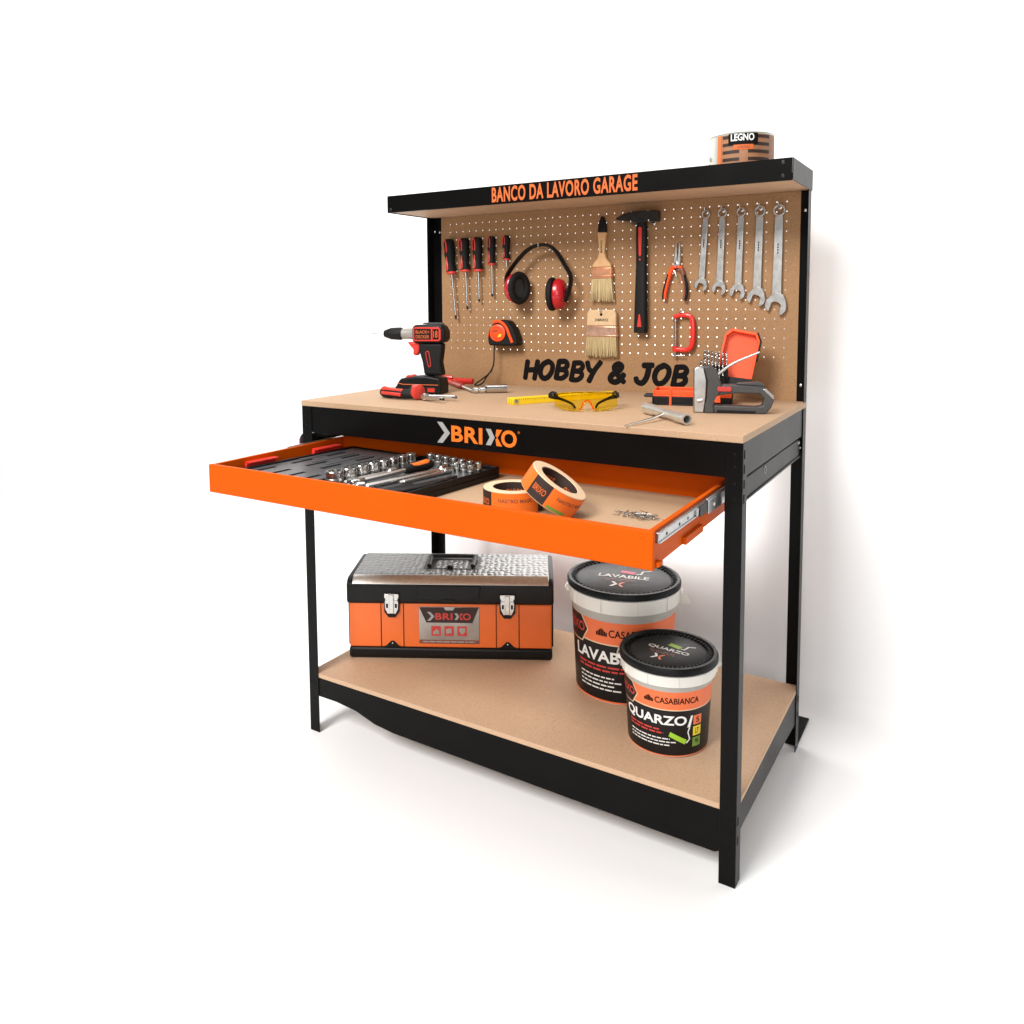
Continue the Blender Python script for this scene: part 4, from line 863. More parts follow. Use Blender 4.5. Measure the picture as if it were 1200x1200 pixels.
# ================================================================== things in the drawer
DB = 0.7852
CROT = R(-5)
CO = Vector((0.335, -0.115, DB))
def cw(x, y, z): return CO + Matrix.Rotation(CROT, 4, 'Z') @ Vector((x, y, z))
def socket_case():
    t = thing('socket_set_case', 'open black socket set case with red latches lying in the drawer', 'case', tuple(CO), (0, 0, CROT))
    def shell(nm, x0, x1, y0, y1, h, fl, m):
        b = NB(); wl = 0.006
        box(b, x0, x1, y0, y1, 0, fl)
        for a in ((x0, x0 + wl, y0, y1), (x1 - wl, x1, y0, y1), (x0 + wl, x1 - wl, y0, y0 + wl), (x0 + wl, x1 - wl, y1 - wl, y1)): box(b, *a, fl, h)
        return mk(nm, b, m, t, bevel=0.0018)
    y0, y1 = -0.198, 0.186
    shell('lid_half', -0.255, 0.002, y0, y1, 0.026, 0.014, 'black_plastic')
    shell('tool_half', 0.006, 0.258, y0, y1, 0.028, 0.014, 'black_plastic')
    bx('hinge_bar', 'black_plastic', t, 0.0022, 0.0058, y0 + 0.05, y1 - 0.05, 0.006, 0.020)
    # insert of the lid half with rows of recessed slots between raised bars
    b = NB(); X0, X1 = -0.248, -0.005
    rows = [y0 + 0.007, -0.165, -0.115, -0.062, -0.012, 0.040, 0.090, 0.140, y1 - 0.007]
    box(b, X0, X1, y0 + 0.0065, y1 - 0.0065, 0.0142, 0.0150); mk('insert_floor', b, 'ink_black', t)
    b = NB(); ya_, yb_ = y0 + 0.0065, y1 - 0.0065; xs = [-0.212, -0.157, -0.102, -0.047]; wd = 0.0075
    edges = [X0] + [e for x in xs for e in (x - wd, x + wd)] + [X1]
    for k in range(0, len(edges), 2): box(b, edges[k], edges[k + 1], ya_, yb_, 0.0151, 0.0225)
    for x in xs:
        for a, c in ((ya_, -0.176), (-0.108, -0.060), (0.012, 0.056), (0.128, yb_)): box(b, x - wd, x + wd, a, c, 0.0151, 0.0225)
    mk('insert', b, 'tray_grey', t)
    for k in range(5):
        x = -0.230 + k * 0.051; bx('insert_rib', 'tray_grey', t, x - 0.006, x + 0.006, -0.02, 0.12, 0.0226, 0.0245, 0.0008)
    bx('insert_lip', 'black_plastic', t, -0.246, -0.240, y0 + 0.02, y1 - 0.02, 0.0166, 0.027, 0.001)
    b = NB(); box(b, 0.013, 0.250, y0 + 0.0065, y1 - 0.0065, 0.0142, 0.0180); mk('insert', b, 'tray_grey', t, bevel=0.001)
    for yy in (-0.118, 0.095):
        b = NB(); box(b, -0.2655, -0.2552, yy - 0.046, yy + 0.046, 0.008, 0.034); l = mk('latch', b, 'bright_red', t, bevel=0.002)
        bx('latch_lip', 'bright_red', l, -0.2655, -0.2440, yy - 0.044, yy + 0.044, 0.0342, 0.038, 0.001)
    # moulded carrying grip at the right edge
    b = NB(); prism(b, [(0.196, -0.150), (0.228, -0.120), (0.240, -0.040), (0.232, 0.060), (0.222, 0.060), (0.212, -0.040), (0.200, -0.110)], 0.0182, 0.026, 'xy'); mk('grip_mould', b, 'black_plastic', t, bevel=0.003)
    b = NB(); prism(b, [(0.176, -0.170), (0.196, -0.150), (0.206, -0.06), (0.190, -0.05), (0.178, -0.11)], 0.0182, 0.025, 'xy'); mk('grip_mould', b, 'black_plastic', t, bevel=0.003)
socket_case()
SZ = 0.0182
def socket(x, y, r, h, proto=[None]):
    if proto[0] is None:
        b = NB(); n = 24
        prof = [(0.62, 0), (1.0, 0.0), (1.0, 0.93), (0.94, 1.0), (0.72, 1.0), (0.68, 0.60), (0.10, 0.58)]
        lathe(b, prof, n); o = mk('socket', b, 'chrome'); proto[0] = o
        b = NB(); lathe(b, [(0.70, 0.585), (0.70, 0.592)], 6); mk('hex_bore', b, 'ink_black', o)
        b = NB(); lathe(b, [(1.0, 0.30), (1.025, 0.33), (1.025, 0.42), (1.0, 0.45)], n, cap=False); mk('knurl_band', b, 'satin_steel', o)
    else:
        o = dup(proto[0])
    p = cw(x, y, SZ); o.location = p; o.scale = (r, r, h); o.rotation_euler = (0, 0, x * 40)
    return o
ORD = ['first', 'second', 'third', 'fourth', 'fifth', 'sixth', 'seventh', 'eighth']
grpA = 'chrome sockets standing in the case'
ys = [-0.140, -0.096, -0.056, -0.019, 0.016, 0.049, 0.081, 0.111]; rs = [0.0205, 0.0185, 0.0165, 0.0155, 0.0145, 0.0135, 0.0130, 0.0125]
for i, (y, r_) in enumerate(zip(ys, rs)):
    o = socket(0.036 + (0.0 if i < 6 else 0.002), y, r_, 0.030)
    tag(o, 'largest chrome socket, at the drawer-front end of the long row' if i == 0 else ORD[i] + ' chrome socket of the long row counted from the drawer front', 'socket', grpA)
for i in range(7):
    o = socket(0.070 + i * 0.0275, 0.150 - 0.003 * i, 0.0118 - 0.0005 * i, 0.027)
    tag(o, ORD[i] + ' small chrome socket along the case back edge, counted from the case hinge', 'socket', grpA)
for i in range(3):
    o = socket(0.182 + i * 0.024, 0.118 - 0.004 * i, 0.0090, 0.024)
    tag(o, ORD[i] + ' tiny chrome socket of the short second row, counted from the hinge', 'socket', grpA)
def in_case(name, label, cat, x, y, rz, group=None):
    p = cw(x, y, SZ); return thing(name, label, cat, tuple(p), (0, 0, CROT + rz), group)
# ratchet with black and orange grip
t = in_case('ratchet_handle', 'chrome ratchet with orange grip lying in the socket case', 'ratchet', 0.104, 0.0, R(86))
b = NB(); tube(b, [(-0.115, 0, 0.010), (-0.02, 0, 0.011), (0.02, 0, 0.012)], [0.0050, 0.0056, 0.006], 12); mk('shank', b, 'chrome', t)
b = NB(); prism(b, [(-0.150, -0.010), (-0.135, -0.017), (-0.110, -0.010), (-0.110, 0.010), (-0.135, 0.017), (-0.150, 0.010)], 0.001, 0.018, 'xy'); mk('head', b, 'chrome', t, bevel=0.004)
b = NB(); tube(b, [(0.016, 0, 0.012), (0.030, 0, 0.0125), (0.055, 0, 0.0125), (0.090, 0, 0.013), (0.104, 0, 0.013)], [0.008, 0.0115, 0.0105, 0.0125, 0.010], 14, sub=4); h = mk('grip', b, 'black_rubber', t)
b = NB(); tube(b, [(0.038, 0, 0.0165), (0.060, 0, 0.0155), (0.086, 0, 0.017), (0.096, 0, 0.017)], [0.0085, 0.0095, 0.0105, 0.008], 12, sub=4); mk('grip_inlay', b, 'tape_orange', h)
def bar(label, x, y, rz, L, r0, tip):
    t = in_case('extension_bar', label, 'extension bar', x, y, rz)
    b = NB(); tube(b, [(-L / 2, 0, r0 + 0.001), (L / 2, 0, r0 + 0.001)], r0, 14); mk('shank', b, 'chrome', t)
    b = NB(); lathe(b, [(r0, 0), (r0 * 1.5, 0.003), (r0 * 1.5, 0.022), (r0 * 1.1, 0.024)], 16, (L / 2, 0, r0 * 1.5 + 0.0005), (1, 0, 0)); mk('drive_end', b, 'chrome', t)
    b = NB(); lathe(b, [(r0 * 0.8, 0), (r0 * 0.8, 0.010), (r0 * 0.6, 0.012)], 4, (-L / 2, 0, r0 + 0.001), (-1, 0, 0)); mk('square_drive', b, 'satin_steel', t)
    if tip:
        b = NB(); cyl(b, (L / 2 + 0.0242, 0, r0 * 1.5), (L / 2 + 0.0250, 0, r0 * 1.5), r0 * 0.9, n=14); mk('bore', b, 'ink_black', t)
bar('long extension bar lying between the ratchet and the carrying grip', 0.148, -0.030, R(84), 0.215, 0.0062, True)
bar('short extension bar lying between the long sockets and the ratchet', 0.072, -0.070, R(87), 0.120, 0.0058, False)
bar('slim extension bar lying next to the small second socket row', 0.172, 0.010, R(86), 0.130, 0.0048, False)
# universal joint and T-piece near the drawer front
t = in_case('universal_joint', 'chrome universal joint lying at the drawer-front end of the case', 'joint', 0.130, -0.172, R(60))
b = NB(); lathe(b, [(0.006, -0.024), (0.009, -0.022), (0.009, -0.008), (0.006, -0.004), (0.007, 0.004), (0.010, 0.008), (0.010, 0.024), (0.007, 0.026)], 16, (0, 0, 0.0105), (1, 0, 0)); mk('body', b, 'chrome', t)
b = NB(); cyl(b, (0, -0.009, 0.0105), (0, 0.009, 0.0105), 0.003, n=10); mk('cross_pin', b, 'satin_steel', t)

def tape_roll(label, loc, rot, spin):
    t = thing('masking_tape_roll', label, 'tape roll', loc, rot, 'masking tape rolls in the drawer')
    r, ri, h = 0.062, 0.040, 0.046
    b = NB(); lathe(b, [(ri + 0.002, -h / 2), (r, -h / 2), (r, h / 2), (ri + 0.002, h / 2)], 56, closed=True); body = mk('tape', b, 'tape_paper', t, bevel=0.0012)
    b = NB(); lathe(b, [(ri, -h / 2 + 0.001), (ri + 0.0018, -h / 2 + 0.001), (ri + 0.0018, h / 2 - 0.001), (ri, h / 2 - 0.001)], 48, closed=True); core = mk('core', b, 'tape_core', t)
    def onr(rr): return lambda a, z: (math.sin(a + spin) * rr, -math.cos(a + spin) * rr, z)
    def patch(m, a0, a1, z0, z1, rr, nm='wrapper'):
        n = max(2, int((a1 - a0) / 0.07)); return flatmk(nm, poly_bm([[(a0 + (a1 - a0) * i / n, z0), (a0 + (a1 - a0) * (i + 1) / n, z0), (a0 + (a1 - a0) * (i + 1) / n, z1), (a0 + (a1 - a0) * i / n, z1)] for i in range(n)]), m, body, onr(rr))
    zz = h / 2 - 0.0018
    patch('tape_orange', -0.55, 1.15, -zz, zz, r + 0.0006)
    patch('tape_core', -1.25, -0.55, -zz, zz, r + 0.0006); patch('tape_core', 1.15, 1.75, -zz, zz, r + 0.0006)
    patch('tape_orange', 1.75, 2.6, -zz, zz, r + 0.0006); patch('tape_orange', -2.2, -1.25, -zz, zz, r + 0.0006)
    patch('badge_green', -0.45, 0.20, -zz + 0.001, -zz + 0.007, r + 0.0011, 'print')
    flatmk('lettering', slice_x(fit(text_bm('NASTRO MASK', 0.012), 1.15, 0.0075, 0.30, 0.006), 0.07), 'ink_brown', body, onr(r + 0.0011))
    flatmk('lettering', slice_x(fit(text_bm('BRIXO', 0.02), 0.50, 0.013, 1.45, 0.0), 0.07), 'ink_orange', body, onr(r + 0.0011))
    flatmk('lettering', slice_x(fit(text_bm('BRIXO', 0.02), 0.50, 0.013, -0.90, 0.0), 0.07), 'ink_orange', body, onr(r + 0.0011))
    for k in range(4):
        a0 = k * PI / 2 + 0.5
        flatmk('lettering', slice_x(fit(text_bm('BRIXO', 0.012), 0.95, 0.016, 0, 0), 0.08), 'ink_orange', core, lambda a, z: (-math.sin(a + a0) * (ri - 0.0006), math.cos(a + a0) * (ri - 0.0006), z))
    return t
tape_roll('orange masking tape roll lying flat on the drawer bottom', (0.780, -0.178, DB + 0.0231), (0, 0, 0), 0.30)
tape_roll('orange masking tape roll leaning on the flat roll', (0.880, -0.190, DB + 0.0540), (0, 0, 0), 0.35)

# loose screws: an uncountable bright heap
b = NB(); rg = random.Random(11)
for i in range(60):
    a = rg.uniform(0, PI); L = rg.uniform(0.012, 0.020); x = rg.gauss(0, 0.020); y = rg.gauss(0, 0.010); z = 0.0018 + rg.random() * 0.006 * max(0, 1 - abs(x) / 0.04)
    d = Vector((math.cos(a), math.sin(a), rg.uniform(-0.12, 0.12))) * L
    p = Vector((x, y, z))
    cyl(b, tuple(p), tuple(p + d), 0.0011, 0.0004, n=5); cyl(b, tuple(p - d * 0.06), tuple(p), 0.0024, 0.0012, n=8)
zmin = min(v.co.z for v in b.verts)
for v in b.verts: v.co.z -= zmin
o = mk('loose_screws', b, 'chrome', loc=(1.028, -0.118, DB)); tag(o, 'small heap of loose bright screws on the drawer bottom', 'screws'); o['kind'] = 'stuff'

# ================================================================== things on the lower shelf
ZL = 0.1722
def toolbox():
    t = thing('toolbox', 'orange and black toolbox with chrome tread-plate lid and two latches', 'toolbox', (0.241, 0.374, ZL), (0, 0, R(29)))
    hx, hy = 0.301, 0.122
    b = NB(); prism(b, [(-hy - 0.003, 0.004), (-hy + 0.004, 0.0), (hy - 0.004, 0.0), (hy + 0.003, 0.004), (hy + 0.003, 0.034), (-hy - 0.003, 0.034)], -hx + 0.004, hx - 0.004, 'yz'); base = mk('base', b, 'black_plastic', t, bevel=0.009, seg=3)
    bx('body', 'box_orange', t, -hx + 0.006, hx - 0.006, -hy, hy, 0.0342, 0.1655, 0.004)
    # end caps (dark)
    for s in (-1, 1):
        x0, x1 = sorted((s * (hx - 0.0058), s * (hx - 0.001)))
        bx('end_cap', 'black_plastic', t, x0, x1, -hy + 0.012, hy - 0.012, 0.036, 0.165, 0.002)
    b = NB(); prism(b, [(-hy - 0.004, 0.1657), (-hy - 0.006, 0.176), (-hy - 0.005, 0.222), (-hy + 0.006, 0.234), (-hy + 0.020, 0.2395), (hy - 0.02, 0.2395), (hy, 0.234), (hy + 0.005, 0.20), (hy + 0.004, 0.1657)], -hx, hx, 'yz'); lid = mk('lid', b, 'black_plastic', t, bevel=0.006, seg=3)
    # chrome tread plate wrapped over the lid: flat top plus front lip
    b = NB(); prism(b, [(-hy - 0.0005, 0.2345), (-hy + 0.016, 0.2452), (-hy + 0.026, 0.2466), (hy - 0.030, 0.2466), (hy - 0.030, 0.240), (-hy + 0.018, 0.2402)], -hx + 0.018, hx - 0.014, 'yz'); pl = mk('tread_plate', b, 'tread_plate', t, bevel=0.0012)
    b = NB(); prism(b, [(-hy - 0.0065, 0.2240), (-hy + 0.000, 0.2338), (-hy + 0.014, 0.2440), (-hy + 0.014, 0.2465), (-hy - 0.003, 0.2350), (-hy - 0.0085, 0.2256)], -hx + 0.019, hx - 0.015, 'yz'); mk('lid_trim', b, 'satin_steel', t, bevel=0.0006)
    # folding handle in its recess
    bx('handle_recess', 'dark_steel', lid, -0.085, 0.080, -0.058, 0.062, 0.2467, 0.2478, 0.0006)
    b = NB(); tube(b, [(-0.068, -0.048, 0.254), (-0.070, 0.020, 0.256), (-0.062, 0.038, 0.256), (0.056, 0.038, 0.256), (0.064, 0.020, 0.256), (0.062, -0.048, 0.254)], 0.0068, 10, sub=5, normal=(0, 0, 1), flat=0.85); mk('carry_handle', b, 'black_plastic', t)
    bx('handle_plate', 'tread_plate', lid, -0.050, 0.046, -0.056, 0.018, 0.2479, 0.2488, 0.0004)
    b = NB(); lathe(b, [(0.010, 0), (0.010, 0.004), (0.006, 0.008)], 16, (-0.004, -0.050, 0.2489)); mk('knob', b, 'black_plastic', lid)
    # seams and panel ribs on the front
    for xc in (-0.168, 0.168):
        for dx in (-0.033, 0.033):
            bx('panel_seam', 'ink_black', t, xc + dx - 0.0011, xc + dx + 0.0011, -hy - 0.0014, -hy - 0.0001, 0.036, 0.1650)
        b = NB(); prism(b, [(xc - 0.032, 0.0345), (xc + 0.032, 0.0345), (xc + 0.018, 0.040), (xc + 0.004, 0.054), (xc - 0.004, 0.054), (xc - 0.018, 0.040)], -hy - 0.0035, -hy - 0.0002, 'xz'); g = mk('corner_gusset', b, 'black_plastic', base, bevel=0.001)
        b = NB(); lathe(b, [(0.0024, 0), (0.0024, 0.001), (0.001, 0.0018)], 10, (xc, -hy - 0.0035, 0.0475), (0, -1, 0)); mk('rivet', b, 'chrome', base)
        # latch: body plate, hasp with two side lugs and black backing
        yb = -hy - 0.006
        b = NB(); prism(b, [(xc - 0.024, 0.199), (xc + 0.024, 0.199), (xc + 0.022, 0.142), (xc + 0.010, 0.1265), (xc - 0.010, 0.1265), (xc - 0.022, 0.142)], yb - 0.002, yb + 0.0055, 'xz'); mk('latch_backing', b, 'black_plastic', t, bevel=0.001)
        b = NB(); prism(b, [(xc - 0.021, 0.197), (xc + 0.021, 0.197), (xc + 0.021, 0.186), (xc + 0.018, 0.182), (xc + 0.020, 0.170), (xc + 0.019, 0.152), (xc + 0.012, 0.138), (xc - 0.012, 0.138), (xc - 0.019, 0.152), (xc - 0.020, 0.170), (xc - 0.018, 0.182), (xc - 0.021, 0.186)], yb - 0.0046, yb - 0.0021, 'xz'); la = mk('latch', b, 'chrome', t, bevel=0.001)
        bx('latch_tongue', 'satin_steel', la, xc - 0.007, xc + 0.007, yb - 0.0085, yb - 0.0047, 0.140, 0.195, 0.0015)
        bx('latch_pin', 'chrome', la, xc - 0.0185, xc + 0.0185, yb - 0.0068, yb - 0.0047, 0.174, 0.1785, 0.0008)
        bx('latch_slot', 'ink_black', la, xc - 0.016, xc - 0.010, yb - 0.0052, yb - 0.0047, 0.156, 0.168); bx('latch_slot', 'ink_black', la, xc + 0.010, xc + 0.016, yb - 0.0052, yb - 0.0047, 0.156, 0.168)
    # lid front bulge with padlock tab
    b = NB(); prism(b, [(-0.096, 0.222), (0.092, 0.222), (0.085, 0.184), (0.040, 0.178), (-0.044, 0.178), (-0.090, 0.184)], -hy - 0.0095, -hy - 0.0055, 'xz'); mk('lid_panel', b, 'black_plastic', lid, bevel=0.002)
    b = NB(); prism(b, [(-0.020, 0.182), (0.016, 0.182), (0.008, 0.174), (-0.012, 0.174)], -hy - 0.0125, -hy - 0.0096, 'xz'); mk('padlock_tab', b, 'black_plastic', lid, bevel=0.001)
    # printed plaque
    yp = -hy - 0.0022
    pq = bx('plaque', 'plaque_silver', t, -0.090, 0.086, -hy - 0.0020, -hy - 0.0002, 0.047, 0.157, 0.001)
    f = front(yp); f2 = front(yp - 0.0005)
    flatmk('plaque_header', poly_bm([[(-0.089, 0.156), (-0.068, 0.110), (0.066, 0.110), (0.085, 0.156)]]), 'tape_core', pq, f)
    flatmk('plaque_emblem', poly_bm([[(-0.018, 0.1575), (0.016, 0.1575), (0.010, 0.1475), (-0.012, 0.1475)]]), 'plaque_silver', pq, front(yp - 0.0003))
    brixo(pq, f2, -0.066, 0.062, 0.119, 0.139, 'ink_red', 'ink_grey')
    flatmk('plaque_footer', poly_bm(rects([(-0.089, 0.085, 0.048, 0.0585)])), 'ink_brown', pq, f)
    flatmk('fine_print', poly_bm(rects(dashes(-0.078, 0.074, 0.0532, 0.0034, 5))), 'ink_grey', pq, f2)
    for k, xc in enumerate((-0.040, -0.002, 0.036)):
        flatmk('icon', poly_bm(rects([(xc - 0.014, xc + 0.014, 0.0705, 0.100)])), 'ink_red', pq, f)
        ic = [[(-0.009, 0.076), (0.009, 0.076), (0.009, 0.084), (0.002, 0.092), (-0.004, 0.086), (-0.009, 0.084)], [(-0.008, 0.076), (0.008, 0.080), (0.006, 0.094), (-0.009, 0.091)], [(0.0, 0.074), (0.009, 0.084), (0.009, 0.095), (-0.009, 0.095), (-0.009, 0.084)]][k]
        flatmk('icon_print', poly_bm([[(xc + x, z) for x, z in ic]]), 'plaque_silver', pq, f2)
toolbox()

def bucket(label, loc, yaw, rt, rb, h, name, k, accent, quarz):
    t = thing('paint_bucket', label, 'bucket', (*loc, ZL), (0, 0, yaw), 'paint buckets on the lower shelf')
    hr = h - 0.012                                          # rim height under the lid
    def rad(z): return rb + (rt - 0.007 - rb) * z / hr
    b = NB(); lathe(b, [(rb - 0.004, 0.0), (rb, 0.003), (rad(hr), hr), (rad(hr) - 0.003, hr), (rad(hr) - 0.003, hr - 0.002)], 72); body = mk('body', b, 'white_plastic', t)
    zr = hr - 0.042 * k
    b = NB(); lathe(b, [(rad(zr) + 0.0005, zr), (rt - 0.001, zr + 0.002), (rt + 0.001, hr - 0.004), (rt - 0.004, hr - 0.001), (rad(hr) + 0.0005, hr - 0.001)], 72, cap=False); mk('rim_band', b, 'white_plastic', t)
    for i in range(10):
        a = i * 2 * PI / 10 + 0.2; b = NB(); box(b, -0.0015, 0.0015, -0.0045, 0, zr + 0.004, hr - 0.006); o = mk('rim_rib', b, 'white_plastic', t); o.location = (math.sin(a) * (rt - 0.002), -math.cos(a) * (rt - 0.002), 0); o.rotation_euler = (0, 0, a)
    # lid with raised edge and recessed centre
    b = NB(); lathe(b, [(rt - 0.004, hr - 0.0005), (rt + 0.004, hr), (rt + 0.0045, hr + 0.010), (rt + 0.001, hr + 0.016), (rt - 0.006, hr + 0.016), (rt - 0.010, hr + 0.010), (rt - 0.020, hr + 0.0085), (rt - 0.024, hr + 0.0110), (0.001, hr + 0.0115)], 72); lid = mk('lid', b, 'lid_black', t)
    n = 60; b = NB()
    for i in range(n):
        a = 2 * PI * i / n; c, s = math.cos(a), math.sin(a); r0, r1 = rt - 0.0185, rt - 0.0105
        P = [(c * r0 - s * 0.0012, s * r0 + c * 0.0012), (c * r0 + s * 0.0012, s * r0 - c * 0.0012), (c * r1 + s * 0.0012, s * r1 - c * 0.0012), (c * r1 - s * 0.0012, s * r1 + c * 0.0012)]
        prism(b, P, hr + 0.0088, hr + 0.0135, 'xy')
    mk('lid_ribs', b, 'lid_black', lid)
    # printed sleeve
    def cone(dr_): return lambda a, z: (math.sin(a) * (rad(z) + dr_), -math.cos(a) * (rad(z) + dr_), z)
    def band(nm, m, a0, a1, z0, z1, dr_, curve=None):
        n = max(2, int((a1 - a0) / 0.05)); pl = []
        for i in range(n):
            u0, u1 = a0 + (a1 - a0) * i / n, a0 + (a1 - a0) * (i + 1) / n
            pl.append([(u0, z0), (u1, z0), (u1, z1), (u0, z1)])
        return flatmk(nm, poly_bm(pl), m, body, cone(dr_))
    z_or0, z_or1, z_gr = h * 0.535, h * 0.745, zr - 0.0005
    band('sleeve_foot', 'label_orange', -PI, PI, 0.004, h * 0.030, 0.0005)
    band('sleeve', 'bucket_black', -PI, PI, h * 0.030, z_or0, 0.0006)
    band('sleeve_line', 'tape_paper', -PI, PI, z_or0, z_or0 + h * 0.012, 0.0006)
    band('sleeve_band', 'label_orange', -PI, PI, z_or0 + h * 0.012, z_or1, 0.0006)
    band('sleeve_top', 'bucket_grey', -PI, PI, z_or1, z_gr, 0.0005)
    def txt(s, m, a0, a1, z0, z1, bold=0.02, dr_=0.0016): flatmk('lettering', slice_x(fit(text_bm(s, bold), a1 - a0, z1 - z0, (a0 + a1) / 2, (z0 + z1) / 2), 0.05), m, body, cone(dr_))
    def shape(polys, m, nm='print', dr_=0.0011):
        flatmk(nm, slice_x(poly_bm(polys), 0.05), m, body, cone(dr_))
    zo = (z_or0 + z_or1) / 2 + h * 0.006
    # hexagon badge, mostly round the left side
    shape([[(-1.55, z_or1 + h * 0.01), (-0.92, z_or1 + h * 0.01), (-0.74, zo - h * 0.01), (-0.92, z_or0 - h * 0.03), (-1.55, z_or0 - h * 0.03)]], 'tape_paper', dr_=0.0011)
    shape([[(-1.55, z_or1), (-0.94, z_or1), (-0.77, zo - h * 0.01), (-0.94, z_or0 - h * 0.02), (-1.55, z_or0 - h * 0.02)]], 'bucket_black', dr_=0.0015)
    txt('BRIXO', 'ink_red', -1.50, -0.84, zo - h * 0.048, zo + h * 0.040, 0.02, 0.0019)
    txt('CASABIANCA', 'ink_black', -0.30, 0.74, zo - h * 0.034, zo + h * 0.034, 0.015, 0.0012)
    x0 = -0.56; pts = []
    for i, hh in enumerate((0.55, 0.75, 1.0, 1.15, 1.0, 0.75, 0.6)):
        pts.append((x0 + i * 0.033, x0 + i * 0.033 + 0.027, zo - h * 0.032, zo - h * 0.032 + h * 0.058 * hh))
    shape(rects(pts), 'ink_black', dr_=0.0012)
    zt1, zt0 = z_or0 - h * 0.055, z_or0 - h * (0.180 if quarz else 0.160)
    if quarz:
        txt('QUARZO', 'ink_white', -1.14, 0.44, zt0, zt1, 0.028)
    else:
        txt('LAVABILE', 'ink_white', -1.12, 0.34, zt0, zt1, 0.028)
    zz = zt0 - h * 0.040
    for q in range(2):
        shape(rects(dashes(-1.05 + 0.02 * q, -0.10 - 0.1 * (1 - q) + (0.25 if not quarz else 0), zz - q * h * 0.036, h * 0.017, 20 + q, 1 / rb)), 'ink_red', 'fine_print')
    for q in range(4 if not quarz else 3):
        shape(rects(dashes(-1.0, -0.20 + 0.14 * (q % 2) + (0.25 if quarz else 0), zz - h * (0.098 + q * 0.036), h * 0.0125, 30 + q, 1 / rb)), 'ink_white', 'fine_print')
    # roller print
    if quarz:
        shape([[(0.02, h * 0.250), (0.42, h * 0.155), (0.46, h * 0.205), (0.06, h * 0.300)]], 'ink_green')
        shape([[(0.44, h * 0.175), (0.47, h * 0.165), (0.55, h * 0.21), (0.50, h * 0.29), (0.54, h * 0.34), (0.51, h * 0.345), (0.47, h * 0.29), (0.52, h * 0.21)]], 'ink_white')
        shape([[(0.46, h * 0.345), (0.54, h * 0.345), (0.60, h * 0.47), (0.55, h * 0.475)]], 'ink_white')
        for q, (m, ch) in enumerate((('label_orange', '5'), ('ink_yellow', 'LT'), ('badge_green', 'mq'))):
            zc = h * (0.415 - q * 0.125); shape(rects([(0.62, 0.86, zc - h * 0.052, zc + h * 0.052)]), m)
            txt(ch, 'ink_black', 0.69, 0.79, zc - h * 0.030, zc + h * 0.030, 0.01)
    else:
        shape([[(0.02, h * 0.205), (0.34, h * 0.130), (0.38, h * 0.190), (0.06, h * 0.265)]], 'ink_pink')
    # lid print
    zl = hr + 0.0122; R0 = rt * 0.98
    lr = R(-24 if quarz else -10); lc, ls = math.cos(lr), math.sin(lr)
    def L(u, v): return (u * lc - v * ls, u * ls + v * lc, zl)
    flatmk('lettering', mapped(fit(text_bm(name, 0.025), rt * 0.92, rt * 0.16, 0, 0), lambda x, y: (x, y - 0.10 * rt * (x / rt) * 0 , 0)), 'ink_white', lid, L)
    flatmk('print', poly_bm([[(rt * (-0.10), rt * 0.20), (rt * 0.18, rt * 0.14), (rt * 0.20, rt * 0.28), (rt * (-0.08), rt * 0.34)]]), accent, lid, L)
    flatmk('print', poly_bm([[(rt * 0.20, rt * 0.17), (rt * 0.30, rt * 0.16), (rt * 0.33, rt * 0.34), (rt * 0.46, rt * 0.40), (rt * 0.44, rt * 0.43), (rt * 0.29, rt * 0.36), (rt * 0.27, rt * 0.19), (rt * 0.20, rt * 0.20)]]), 'ink_white', lid, L)
    flatmk('fine_print', poly_bm(rects(dashes(-rt * 0.36, rt * 0.22, -rt * 0.17, rt * 0.035, 3) + dashes(-rt * 0.30, rt * 0.24, -rt * 0.24, rt * 0.03, 4))), 'ink_brown', lid, L)
    cx, cz = -rt * 0.06, -rt * 0.42; q = rt * 0.12
    flatmk('logo_chevron', poly_bm([chevron(cx - q, cx + q * 0.1, cz - q, cz + q, q * 0.5)]), 'ink_white', lid, L)
    flatmk('logo_chevron', poly_bm([[(cx + q * 0.2, cz + q * 0.25), (cx + q * 0.7, cz + q), (cx + q * 1.15, cz + q), (cx + q * 0.5, cz)], [(cx + q * 0.5, cz), (cx + q * 1.15, cz - q), (cx + q * 0.7, cz - q), (cx + q * 0.2, cz - q * 0.25)]]), 'label_orange', lid, L)
    # handle ear and bail lowered round the back
    for s in (-1, 1):
        b = NB(); lathe(b, [(0.010 * k, 0), (0.010 * k, 0.006), (0.006 * k, 0.010)], 16, (s * (rt - 0.001), 0.02, zr + 0.012 * k), (s, 0.0, 0)); mk('handle_ear', b, 'white_plastic', t)
    if not quarz:
        b = NB(); prism(b, [(rt + 0.004, zr - 0.016), (rt + 0.030, zr - 0.014), (rt + 0.016, zr + 0.014), (rt + 0.004, zr + 0.016)], 0.002, 0.006, 'xz'); mk('hang_tag', b, 'white_plastic', t, bevel=0.001)
    b = NB(); P = []
    for i in range(25):
        a = PI * i / 24; P.append((math.cos(a) * (rt + 0.011 + 0.002 * math.sin(a)), 0.02 + math.sin(a) * (rt * 0.97 + 0.008), zr + 0.012 * k + math.sin(a) * (0.026 if quarz else -0.01)))
    tube(b, P, 0.0022, 7, normal=(0, 0, 1), flat=1.3); mk('bail_handle', b, 'white_plastic', t)
    return t
bucket('large black and orange paint bucket lettered LAVABILE behind the smaller one', (0.789, 0.388), R(24), 0.147, 0.126, 0.298, 'LAVABILE', 1.0, 'ink_pink', False)
bucket('small black and orange paint bucket lettered QUARZO', (0.984, 0.194), R(19.6), 0.1105, 0.092, 0.214, 'QUARZO', 0.72, 'ink_green', True)

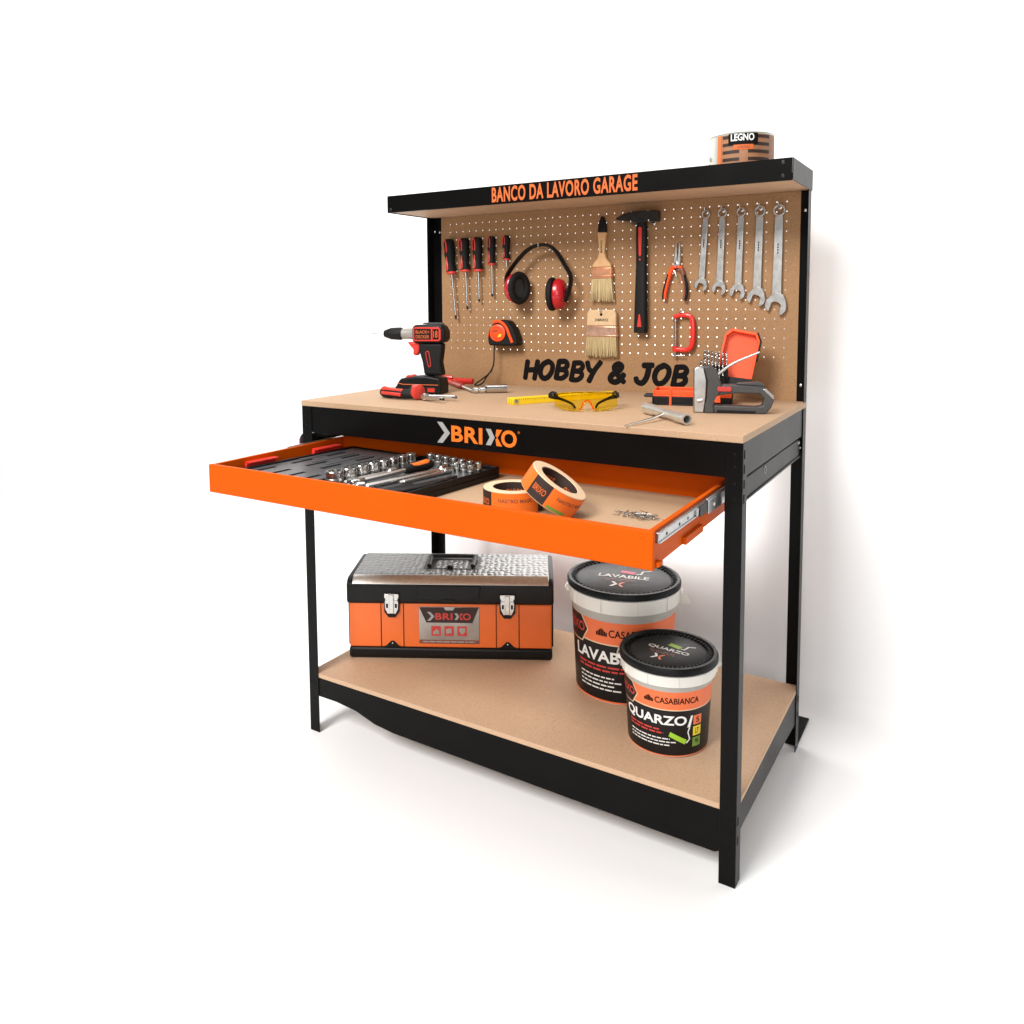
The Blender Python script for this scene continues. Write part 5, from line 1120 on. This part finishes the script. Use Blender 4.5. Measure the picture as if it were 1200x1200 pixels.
# tilt the leaning tape roll: rotate about the viewing direction so its right side drops
for o in COL.objects:
    if o.get('label', '').startswith('orange masking tape roll leaning'):
        o.rotation_euler = (Matrix.Rotation(R(32), 3, 'Z') @ Matrix.Rotation(R(33), 3, 'Y') @ Matrix.Rotation(R(8), 3, 'X')).to_euler()
